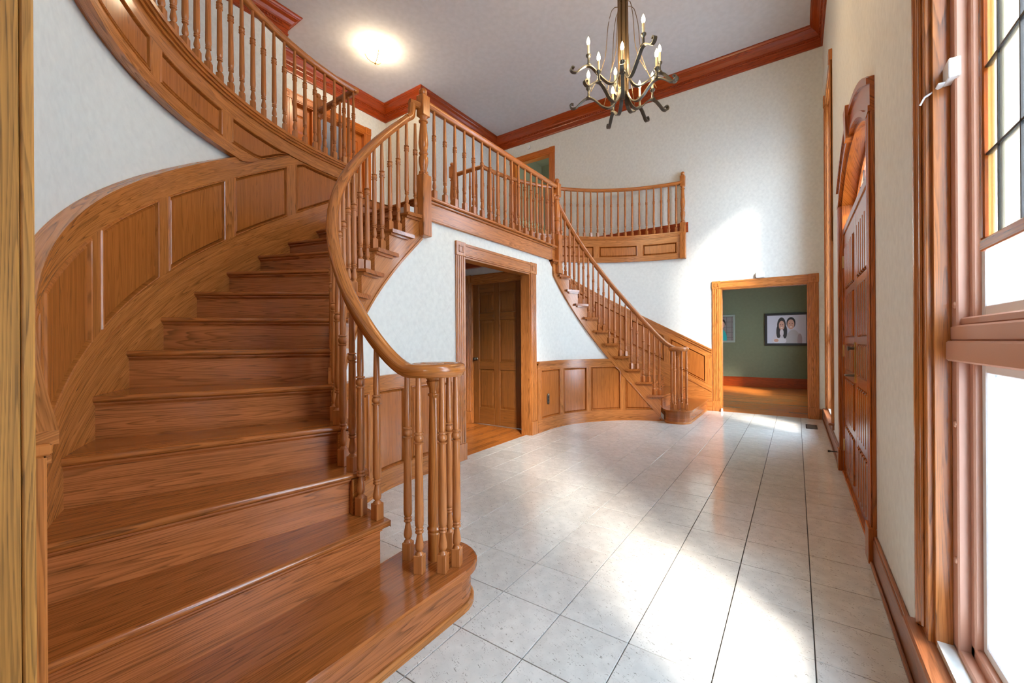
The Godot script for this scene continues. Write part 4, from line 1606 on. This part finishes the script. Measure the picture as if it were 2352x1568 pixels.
# ---------------------------------------------------------------- windows
func build_windows() -> void:
	var names := ["tall brown framed window with a deep oak sill beside the near doorway", "tall narrow window between the front door and the green room wall"]
	for k in 2:
		var h: Dictionary = [NEAR_WIN, FAR_WIN][k]
		var f0: float = h.a0
		var f1: float = h.a1
		var y0: float = h.y0
		var y1: float = h.y1
		var t := thing("window_%d" % (k + 1), names[k], "window", Vector3.ZERO, "", "structure")
		var m := MB.new()
		var cw := 0.11
		for q in [[f0 - cw, f0], [f1, f1 + cw]]:
			m = MB.new()
			bx(m, XF - 0.016, XF, y0 - 0.02, y1, q[0], q[1], 0.002)
			bx(m, XF - 0.028, XF, y0 - 0.02, y1, q[0] if q[0] < f0 else q[1] - 0.03, q[0] + 0.03 if q[0] < f0 else q[1], 0.006)
			for i in 2:
				var c: float = lerpf(q[0], q[1], 0.42 + 0.24 * i)
				bx(m, XF - 0.023, XF - 0.014, y0, y1, c - 0.010, c + 0.010, 0.004)
			obj("side_casing", m, M.oak, t)
			m = MB.new()
			bx(m, XF - 0.034, XF, y1, y1 + cw + 0.01, q[0] - 0.004, q[1] + 0.004, 0.003)
			obj("corner_block", m, M.oak, t)
		m = MB.new()
		bx(m, XF - 0.020, XF, y1, y1 + cw, f0, f1, 0.003, 2)
		obj("head_casing", m, M.oak, t)
		m = MB.new()
		bx(m, XF - 0.055, XF + 0.05, y0 - 0.045, y0 - 0.018, f0 - cw - 0.02, f1 + cw + 0.02, 0.006, 2)
		bx(m, XF - 0.018, XF, y0 - 0.10, y0 - 0.045, f0 - cw, f1 + cw, 0.003, 2)
		obj("stool", m, M.sill, t)
		# wood reveal
		m = MB.new()
		bx(m, XF - 0.002, XF + 0.036, y0 - 0.018, y1, f0, f0 + 0.018, 0.001)
		bx(m, XF - 0.002, XF + 0.036, y0 - 0.018, y1, f1 - 0.018, f1, 0.001)
		bx(m, XF - 0.002, XF + 0.036, y1 - 0.018, y1, f0, f1, 0.001, 2)
		obj("reveal", m, M.oak, t)
		# clad frame: outer frame, mullion, sash stops
		var a := f0 + 0.018
		var b := f1 - 0.018
		m = MB.new()
		for q in [[0.036, 0.150, 0.045], [0.062, 0.150, 0.075]]:
			bx(m, XF + q[0], XF + q[1], y0, y1 - 0.018, f0 + 0.001, a + q[2], 0.004)
			bx(m, XF + q[0], XF + q[1], y0, y1 - 0.018, b - q[2], f1 - 0.001, 0.004)
			bx(m, XF + q[0], XF + q[1], y0 - 0.018, y0 + q[2] - 0.03, a, b, 0.004, 2)
			bx(m, XF + q[0], XF + q[1], y1 - 0.018 - q[2], y1 - 0.018, a, b, 0.004, 2)
		obj("frame", m, M.clad, t)
		m = MB.new()
		bx(m, XF + 0.022, XF + 0.150, 1.135, 1.195, a, b, 0.005, 2)
		bx(m, XF + 0.032, XF + 0.150, 1.195, 1.240, a, b, 0.005, 2)
		bx(m, XF + 0.044, XF + 0.150, 1.240, 1.262, a, b, 0.004, 2)
		obj("mullion", m, M.clad, t)
		for q in [[y0 + 0.045, 1.135], [1.262, y1 - 0.1]]:
			m = MB.new()
			bx(m, XF + 0.078, XF + 0.112, q[0], q[1], a + 0.075, a + 0.105, 0.003)
			bx(m, XF + 0.078, XF + 0.112, q[0], q[1], b - 0.105, b - 0.075, 0.003)
			bx(m, XF + 0.078, XF + 0.112, q[0], q[0] + 0.03, a + 0.105, b - 0.105, 0.003, 2)
			bx(m, XF + 0.078, XF + 0.112, q[1] - 0.03, q[1], a + 0.105, b - 0.105, 0.003, 2)
			obj("sash", m, M.white, t)
			m = MB.new()
			bx(m, XF + 0.094, XF + 0.099, q[0] + 0.03, q[1] - 0.03, a + 0.105, b - 0.105)
			obj("pane", m, M.glass, t)
		for q in [[b - 0.03, 1.30], [b - 0.03, 0.95], [b - 0.03, 0.55]]:
			m = MB.new()
			lathe(m, [Vector2(0.011, 0), Vector2(0.010, 0.003), Vector2(0.006, 0.0055), Vector2(0.0005, 0.006)], 12)
			var o := obj("plug", m, M.clad, t)
			o.position = W(XF + 0.037, q[1], q[0])
			o.rotation.z = PI / 2
	# stained glass hung inside the near window
	var s := thing("stained_glass_panel", "wood framed leaded glass panel hanging inside the tall window", "glass panel", W(XF + 0.040, 1.424, 1.56))
	var m := MB.new()
	var L := 0.66
	var H := 1.75
	cbox(m, Vector3(0, 0, 0), Vector3(0.022, 0.03, L), 0.003, 2)
	cbox(m, Vector3(0, H - 0.03, 0), Vector3(0.022, H, L), 0.003, 2)
	cbox(m, Vector3(0, 0.03, 0), Vector3(0.022, H - 0.03, 0.028), 0.003, 1)
	cbox(m, Vector3(0, 0.03, L - 0.028), Vector3(0.022, H - 0.03, L), 0.003, 1)
	obj("frame", m, M.front_door, s)
	var cols := [0.028, 0.10, 0.22, 0.44, 0.56, 0.632]
	var rws := [0.03, 0.24, 0.46, 0.68, 0.90, 1.12, 1.34, 1.56, 1.72]
	for i in cols.size() - 1:
		for j in rws.size() - 1:
			m = MB.new()
			cbox(m, Vector3(0.009, rws[j] + 0.002, cols[i] + 0.002), Vector3(0.013, rws[j + 1] - 0.002, cols[i + 1] - 0.002))
			obj("pane", m, M.amber if i == 0 or i == 4 else M.cream if i != 2 else M.bevel_glass, s)
	m = MB.new()
	for i in range(1, cols.size() - 1):
		cbox(m, Vector3(0.006, 0.03, cols[i] - 0.003), Vector3(0.016, H - 0.03, cols[i] + 0.003))
	obj("lead_came", m, M.lead, s)
	m = MB.new()
	for j in range(1, rws.size() - 1):
		cbox(m, Vector3(0.006, rws[j] - 0.003, 0.028), Vector3(0.016, rws[j] + 0.003, L - 0.028))
	obj("lead_came", m, M.lead, s)
	m = MB.new()
	for z in [0.1, 0.56]:
		tube(m, [Vector3(0.011, H, z), Vector3(0.011, 2.87, z)], 0.0015, 5)
	obj("hanging_chain", m, M.lead, s)
	# shade bracket left on the casing
	var br := thing("shade_bracket", "small white shade bracket screwed to the tall window frame", "bracket", W(XF + 0.033, 1.96, 1.74))
	m = MB.new()
	cbox(m, Vector3(-0.014, 0, -0.03), Vector3(0.012, 0.055, 0.03), 0.002)
	cbox(m, Vector3(-0.03, 0.0, -0.03), Vector3(-0.014, 0.004, 0.0), 0.001)
	obj("plate", m, M.white, br)
	m = MB.new()
	tube(m, [Vector3(-0.015, 0.004, -0.03), Vector3(-0.05, -0.01, -0.045), Vector3(-0.06, -0.03, -0.05)], 0.003, 6)
	obj("hook", m, M.white, br)


# ---------------------------------------------------------------- panel doors
func panel_door(t: Node3D, xf: Transform3D, w: float, h: float, cols: int, mat: Material, two_rows := false) -> void:
	# x across from the hinge, y up, z to the viewer
	var m := MB.new()
	cbox(m, Vector3(0, 0, -0.035), Vector3(w, h, -0.014), 0.001, 1, xf)
	obj("leaf_core", m, mat, t)
	var sw := 0.11 if cols == 2 else 0.085
	var xs := [[sw, (w - 0.10) / 2], [(w + 0.10) / 2, w - sw]] if cols == 2 else [[sw, w - sw]]
	var rows := [[0.235, 0.79], [0.90, 1.50], [1.60, 1.90]]
	for q in [[0.0, sw], [w - sw, w]] + ([[(w - 0.10) / 2, (w + 0.10) / 2]] if cols == 2 else []):
		m = MB.new()
		cbox(m, Vector3(q[0], 0, -0.014), Vector3(q[1], h, 0), 0.002, 1, xf)
		obj("stile", m, mat, t)
	for q in [[0.0, 0.235], [0.79, 0.90], [1.50, 1.60], [1.90, h]]:
		for x in xs:
			m = MB.new()
			cbox(m, Vector3(x[0], q[0], -0.014), Vector3(x[1], q[1], -0.0005), 0.002, 0, xf)
			obj("rail", m, mat, t)
	for r in rows:
		for x in xs:
			m = MB.new()
			raised_flat(m, x[0], x[1], r[0], r[1], -0.001, 0.012, 0.04, xf)
			obj("panel", m, mat, t)


func build_inner_doors() -> void:
	var t := thing("door_2", "dark six panel oak door in the hall behind the cased opening", "door", Vector3.ZERO, "", "structure")
	var xf := Transform3D(Basis(Vector3.RIGHT, Vector3.UP, Vector3.BACK), W(-3.92, 0.012, 4.70))
	panel_door(t, xf, 0.86, 2.02, 2, M.dark_door)
	var m := MB.new()
	bx(m, -3.94, -3.04, -0.05, 0.008, 4.66, 4.85, 0.003, 0)
	obj("threshold", m, M.dark_door, t)
	m = MB.new()
	lathe(m, [Vector2(0.026, 0.0), Vector2(0.024, 0.006), Vector2(0.010, 0.012), Vector2(0.010, 0.032), Vector2(0.022, 0.040), Vector2(0.026, 0.052), Vector2(0.018, 0.062), Vector2(0.0005, 0.065)], 16)
	var o := obj("door_knob", m, M.pewter, t)
	o.position = W(-3.86, 0.95, 4.70)
	o.rotation.x = PI / 2
	for y in [0.30, 1.05, 1.78]:
		m = MB.new()
		bx(m, -3.062, -3.048, y - 0.045, y + 0.045, 4.690, 4.702, 0.002)
		obj("hinge", m, M.pewter, t)
	t = thing("door_3", "pair of orange panel doors standing apart at the upper bedroom", "door", Vector3.ZERO, "", "structure")
	panel_door(t, Transform3D(Basis(Vector3(0, 0, -1), Vector3.UP, Vector3.RIGHT), W(-6.86, UPF + 0.012, 3.55)), 0.35, 2.05, 1, M.orange)
	panel_door(t, Transform3D(Basis(Vector3(0, 0, -1), Vector3.UP, Vector3.RIGHT), W(-6.86, UPF + 0.012, 4.60)), 0.32, 2.05, 1, M.orange)
	var jb := MB.new()
	bx(jb, -6.93, -6.80, UPF, UPF + 2.05, 3.90, 3.95, 0.003)
	bx(jb, -6.93, -6.80, UPF, UPF + 2.05, 4.55, 4.60, 0.003)
	obj("meeting_post", jb, M.orange, t)


# ---------------------------------------------------------------- lamps
func build_chandelier() -> void:
	var C := Vector2(-1.36, 3.90)
	var t := thing("chandelier", "wrought iron chandelier of flat curling arms with candle lights", "chandelier", V(C, 0))
	var m := MB.new()
	var bars := 7
	for i in bars:
		var a := TAU * i / bars + 0.2
		var r := 0.043
		var xf := Transform3D(Basis(Vector3.UP, -a), Vector3(cos(a) * r, 0, sin(a) * r))
		cbox(m, Vector3(-0.006, 3.55 + 0.03 * (i % 3), -0.015), Vector3(0.006, 5.5, 0.015), 0.002, 1, xf)
	obj("stem_bars", m, M.stem, t)
	m = MB.new()
	lathe(m, [Vector2(0.0005, 5.49), Vector2(0.05, 5.49), Vector2(0.05, 5.52), Vector2(0.012, 5.54), Vector2(0.012, 5.80), Vector2(0.06, 5.84), Vector2(0.07, 5.88)], 20)
	obj("canopy", m, M.stem, t)
	m = MB.new()
	for y in [4.55, 5.2]:
		lathe(m, [Vector2(0.045, y), Vector2(0.052, y + 0.004), Vector2(0.052, y + 0.02), Vector2(0.045, y + 0.024)], 16)
	obj("collar", m, M.stem, t)
	var arms := []
	for a in [-132.0, -42.0, 38.0, 122.0]:
		arms.append([a, 0.36, 3.80, 3.66, true])
	for a in [-158.0, -112.0, -72.0, -8.0, 52.0, 80.0, 128.0]:
		arms.append([a, 0.33, 3.585, 3.46, false])
	var strap := PackedVector2Array([Vector2(-0.017, -0.005), Vector2(0.017, -0.005), Vector2(0.017, 0.005), Vector2(-0.017, 0.005)])
	for q in arms:
		var a := deg_to_rad(q[0])
		var d := Vector3(cos(a), 0, -sin(a))
		var R: float = q[1]
		var yp: float = q[2]     # candle foot
		var yl: float = q[3]     # lowest point of the arm
		var P := [Vector2(0.035, yp + 0.35), Vector2(0.037, yp + 0.15), Vector2(0.045, yl + 0.12), Vector2(0.085, yl + 0.03), Vector2(0.14, yl), Vector2(0.20, yl + 0.025), Vector2(R - 0.09, yp - 0.06), Vector2(R - 0.03, yp - 0.012), Vector2(R + 0.03, yp - 0.012), Vector2(R + 0.085, yp - 0.05), Vector2(R + 0.125, yp - 0.085), Vector2(R + 0.165, yp - 0.085), Vector2(R + 0.18, yp - 0.06), Vector2(R + 0.165, yp - 0.042), Vector2(R + 0.145, yp - 0.05)]
		var pts := []
		for i in P.size() - 1:
			var p0: Vector2 = P[maxi(i - 1, 0)]
			var p1: Vector2 = P[i]
			var p2: Vector2 = P[i + 1]
			var p3: Vector2 = P[mini(i + 2, P.size() - 1)]
			for s in 4:
				var u := s / 4.0
				var z := 0.5 * ((2 * p1) + (-p0 + p2) * u + (2 * p0 - 5 * p1 + 4 * p2 - p3) * u * u + (-p0 + 3 * p1 - 3 * p2 + p3) * u * u * u)
				pts.append(d * z.x + Vector3.UP * z.y)
		pts.append(d * P[P.size() - 1].x + Vector3.UP * P[P.size() - 1].y)
		var side := d.cross(Vector3.UP).normalized()
		var fr := []
		for i in pts.size():
			var p: Vector3 = pts[maxi(i - 1, 0)]
			var r: Vector3 = pts[mini(i + 1, pts.size() - 1)]
			var tg := (r - p).normalized()
			fr.append(Transform3D(Basis(side, side.cross(tg).normalized(), tg), pts[i]))
		m = MB.new()
		sweep(m, fr, strap, false)
		var arm := obj("arm", m, M.bronze, t)
		# cup, candle and flame
		m = MB.new()
		lathe(m, [Vector2(0.026, yp - 0.008), Vector2(0.026, yp + 0.004), Vector2(0.012, yp + 0.012), Vector2(0.010, yp + 0.065), Vector2(0.014, yp + 0.072), Vector2(0.024, yp + 0.084), Vector2(0.025, yp + 0.096), Vector2(0.012, yp + 0.098)], 14, d * R)
		obj("candle_cup", m, M.bronze, arm)
		m = MB.new()
		lathe(m, [Vector2(0.0105, yp + 0.096), Vector2(0.0105, yp + 0.19), Vector2(0.0005, yp + 0.192)], 12, d * R)
		obj("candle_sleeve", m, M.candle, arm)
		m = MB.new()
		lathe(m, [Vector2(0.007, yp + 0.191), Vector2(0.015, yp + 0.206), Vector2(0.0172, yp + 0.221), Vector2(0.013, yp + 0.243), Vector2(0.006, yp + 0.262), Vector2(0.0005, yp + 0.274)], 12, d * R)
		obj("bulb", m, M.bulb, arm)
		var l := OmniLight3D.new()
		l.name = "bulb_light"
		l.light_color = Color(1.0, 0.86, 0.66)
		l.light_energy = 0.10
		l.light_size = 0.012
		l.omni_range = 20.0
		l.omni_attenuation = 2.0
		l.shadow_enabled = true
		l.position = d * R + Vector3.UP * (yp + 0.222)
		t.add_child(l, true)
	m = MB.new()
	for i in 6:
		var a := TAU * i / 6.0 + 0.5
		var d := Vector3(cos(a), 0, -sin(a))
		var cv := Curve3D.new()
		for q in [[0.045, 4.42], [0.10, 4.40], [0.14, 4.25], [0.17, 3.95], [0.24, 3.75], [0.31, 3.62]]:
			cv.add_point(d * float(q[0]) + Vector3.UP * float(q[1]))
		for i2 in range(1, 5):
			var tg := (cv.get_point_position(i2 + 1) - cv.get_point_position(i2 - 1)) * 0.17
			cv.set_point_in(i2, -tg)
			cv.set_point_out(i2, tg)
		var wp := []
		for i2 in 25:
			wp.append(cv.sample_baked(cv.get_baked_length() * i2 / 24.0, true))
		tube(m, wp, 0.0034, 6)
	obj("wire_tendril", m, M.stem, t)


func build_ceiling_lamp() -> void:
	var at := W(-5.53, CEIL, 4.23)
	var t := thing("ceiling_lamp", "glowing bowl ceiling lamp with brass straps and finial", "lamp", at)
	var m := MB.new()
	lathe(m, [Vector2(0.0005, -0.20), Vector2(0.05, -0.185), Vector2(0.11, -0.14), Vector2(0.145, -0.085), Vector2(0.15, -0.06)], 28)
	obj("glass_bowl", m, M.shade, t)
	m = MB.new()
	lathe(m, [Vector2(0.0005, -0.235), Vector2(0.012, -0.228), Vector2(0.016, -0.215), Vector2(0.010, -0.20)], 14)
	lathe(m, [Vector2(0.008, -0.20), Vector2(0.008, -0.02), Vector2(0.07, -0.018), Vector2(0.075, 0.0)], 16)
	obj("stem", m, M.brass, t)
	for i in 3:
		var a := TAU * i / 3.0 + 0.3
		var d := Vector3(cos(a), 0, sin(a))
		m = MB.new()
		tube(m, [d * 0.01 + Vector3.UP * -0.208, d * 0.06 + Vector3.UP * -0.193, d * 0.12 + Vector3.UP * -0.145, d * 0.155 + Vector3.UP * -0.085, d * 0.16 + Vector3.UP * -0.055, d * 0.09 + Vector3.UP * -0.02], 0.006, 6)
		obj("strap", m, M.brass, t)
	var l := OmniLight3D.new()
	l.name = "bowl_light"
	l.light_color = Color(1.0, 0.91, 0.76)
	l.light_energy = 0.7
	l.light_size = 0.05
	l.omni_range = 20.0
	l.omni_attenuation = 2.0
	l.shadow_enabled = true
	l.position = Vector3(0.06, -0.10, 0)
	t.add_child(l)


# ---------------------------------------------------------------- small things
func ell(im: Image, cx: float, cy: float, rx: float, ry: float, c: Color) -> void:
	for y in range(maxi(int(cy - ry), 0), mini(int(cy + ry) + 1, im.get_height())):
		for x in range(maxi(int(cx - rx), 0), mini(int(cx + rx) + 1, im.get_width())):
			var q := pow((x - cx) / rx, 2) + pow((y - cy) / ry, 2)
			if q <= 1.0:
				im.set_pixel(x, y, c)


func picture(label: String, x0: float, x1: float, y0: float, y1: float, fw: float, frame: Material, im: Image) -> void:
	var f := 12.28
	var t := thing("wall_picture", label, "picture", W((x0 + x1) / 2, y0, f), "pictures on the green wall")
	var hw := (x1 - x0) / 2
	var H := y1 - y0
	var m := MB.new()
	cbox(m, Vector3(-hw, 0, 0), Vector3(hw, fw, 0.03), 0.004, 0)
	cbox(m, Vector3(-hw, H - fw, 0), Vector3(hw, H, 0.03), 0.004, 0)
	cbox(m, Vector3(-hw, fw, 0), Vector3(-hw + fw, H - fw, 0.03), 0.004, 1)
	cbox(m, Vector3(hw - fw, fw, 0), Vector3(hw, H - fw, 0.03), 0.004, 1)
	obj("frame", m, frame, t)
	m = MB.new()
	var z := 0.012
	m.quad(Vector3(-hw + fw, fw, z), Vector3(hw - fw, fw, z), Vector3(hw - fw, H - fw, z), Vector3(-hw + fw, H - fw, z), Vector2(0, 1), Vector2(1, 1), Vector2(1, 0), Vector2(0, 0), Vector3.BACK)
	obj("print", m, std(Color(1, 1, 1), 0.5, ImageTexture.create_from_image(im)), t)


func build_small() -> void:
	# two framed prints on the green wall
	var im := Image.create(256, 168, false, Image.FORMAT_RGB8)
	im.fill(Color(0.78, 0.79, 0.84))
	var hair := Color(0.12, 0.09, 0.09)
	var skin := Color(0.80, 0.62, 0.54)
	ell(im, 92, 160, 62, 62, Color(0.80, 0.79, 0.83))
	ell(im, 172, 168, 50, 82, Color(0.70, 0.70, 0.72))
	ell(im, 214, 150, 16, 40, Color(0.62, 0.58, 0.60))
	ell(im, 96, 62, 29, 50, hair)
	ell(im, 76, 98, 15, 40, hair)
	ell(im, 118, 98, 15, 40, hair)
	ell(im, 97, 60, 19, 28, skin)
	ell(im, 97, 104, 13, 22, Color(0.84, 0.83, 0.86))
	ell(im, 158, 46, 29, 34, hair)
	ell(im, 157, 54, 23, 29, skin)
	ell(im, 84, 152, 44, 18, Color(0.86, 0.86, 0.89))
	ell(im, 60, 150, 16, 9, skin)
	for q in [[90, 56], [104, 56], [149, 50], [166, 50]]:
		ell(im, q[0], q[1], 3, 2, hair)
	for q in [[97, 74], [158, 70]]:
		ell(im, q[0], q[1], 8, 3, Color(0.93, 0.90, 0.88))
	picture("wide black framed print of two people in white on the green wall", -0.655, 0.262, 1.06, 1.865, 0.055, M.black, im)
	var im2 := Image.create(128, 168, false, Image.FORMAT_RGB8)
	im2.fill(Color(0.50, 0.48, 0.47))
	for i in 5:
		im2.fill_rect(Rect2i(0, i * 36, 128, 3), Color(0.36, 0.33, 0.32))
		im2.fill_rect(Rect2i(14 + i * 26, 0, 3, 168), Color(0.40, 0.36, 0.35))
	ell(im2, 60, 150, 34, 66, Color(0.12, 0.66, 0.66))
	ell(im2, 60, 44, 28, 32, hair)
	ell(im2, 60, 54, 23, 29, skin)
	ell(im2, 60, 66, 9, 4, Color(0.93, 0.90, 0.88))
	picture("pale framed print of a child in turquoise on the green wall", -1.98, -1.315, 1.14, 1.87, 0.05, std(Color(0.55, 0.60, 0.56), 0.6), im2)
	# ornate outlet plates on the panelling
	for k in 2:
		var w: Way = WI[k]
		var s: float = [0.30, 0.26][k]
		var p := w.at(s, 0.024)
		var n := w.nrm(s)
		var t := thing("outlet_plate", ["pewter scrolled outlet plate on the panel behind the volute balusters", "pewter scrolled outlet plate on the panel right of the cased opening"][k], "outlet", V(p, 0.42), "scrolled outlet plates on the panelling")
		var z := Vector3(n.x, 0, -n.y)
		t.basis = Basis(Vector3.UP.cross(z), Vector3.UP, z)
		var m := MB.new()
		cbox(m, Vector3(-0.03, -0.055, 0), Vector3(0.03, 0.055, 0.006), 0.003)
		lathe(m, [Vector2(0.0005, -0.075), Vector2(0.014, -0.07), Vector2(0.018, -0.05), Vector2(0.002, -0.049)], 10)
		lathe(m, [Vector2(0.002, 0.049), Vector2(0.018, 0.05), Vector2(0.014, 0.07), Vector2(0.0005, 0.075)], 10)
		obj("plate", m, M.pewter, t)
		for y in [-0.022, 0.022]:
			m = MB.new()
			cbox(m, Vector3(-0.015, y - 0.014, 0.005), Vector3(0.015, y + 0.014, 0.009), 0.003)
			obj("socket", m, M.black, t)
	for q in [[-6.137, 5.42, "dark brass switch plate on the upper wall behind the landing newel"], [-5.49, FF, "dark brass switch plate beside the upper opening casing"]]:
		var sw := thing("switch_plate", q[2], "switch", W(q[0], 4.32, q[1]), "upper hall switch plates")
		var pm := MB.new()
		cbox(pm, Vector3(-0.038, -0.06, 0), Vector3(0.038, 0.06, 0.007), 0.003)
		obj("plate", pm, M.pewter, sw)
		pm = MB.new()
		cbox(pm, Vector3(-0.006, -0.014, 0.006), Vector3(0.006, 0.014, 0.016), 0.003)
		obj("toggle", pm, M.black, sw)
	# floor vent
	var v := thing("floor_vent", "black slotted floor vent in the marble by the front wall", "vent", W(0.17, 0, 7.03))
	var m := MB.new()
	cbox(m, Vector3(-0.065, 0, -0.16), Vector3(0.065, 0.005, 0.16), 0.002)
	obj("grille", m, M.black, v)
	for i in 14:
		m = MB.new()
		cbox(m, Vector3(-0.05, 0.004, -0.15 + i * 0.0215), Vector3(0.05, 0.008, -0.14 + i * 0.0215), 0.001)
		obj("slat", m, M.pewter, v)
	# sensors
	var b := thing("motion_sensor", "small white motion sensor on the wall under the crown", "sensor", W(-4.83, 5.48, FF))
	m = MB.new()
	cbox(m, Vector3(-0.03, -0.045, -0.005), Vector3(0.03, 0.045, 0.04), 0.012)
	obj("case", m, M.white, b)
	m = MB.new()
	cbox(m, Vector3(-0.018, -0.03, 0.038), Vector3(0.018, 0.0, 0.043), 0.003)
	obj("lens", m, M.white, b)
	b = thing("chime_box", "small white chime box resting on the green room casing", "box", W(-0.47, 2.202, FF - 0.001))
	m = MB.new()
	cbox(m, Vector3(-0.065, 0, 0), Vector3(0.065, 0.085, 0.05), 0.010)
	obj("case", m, M.white, b)
	m = MB.new()
	cbox(m, Vector3(-0.072, 0, 0), Vector3(-0.066, 0.06, 0.03), 0.001)
	obj("side_plate", m, M.pewter, b)
	# door stops
	b = thing("door_stop", "dark spring door stop on the front baseboard beside the door", "door stop", W(XF - 0.018, 0.11, 5.10))
	m = MB.new()
	for s in [[Vector3.ZERO, Vector3(-0.06, -0.002, 0), 0.006], [Vector3(-0.06, -0.002, 0), Vector3(-0.08, -0.003, 0), 0.010]]:
		tube(m, [s[0], s[1]], s[2], 8, Vector3.UP)
	obj("spring", m, M.black, b)
	b = thing("door_stop", "small white magnetic door stop at the green room casing", "door stop", W(-1.03, 0, FF - 0.05))
	m = MB.new()
	lathe(m, [Vector2(0.018, 0), Vector2(0.018, 0.02), Vector2(0.012, 0.06), Vector2(0.0005, 0.062)], 12)
	obj("post", m, M.white, b)
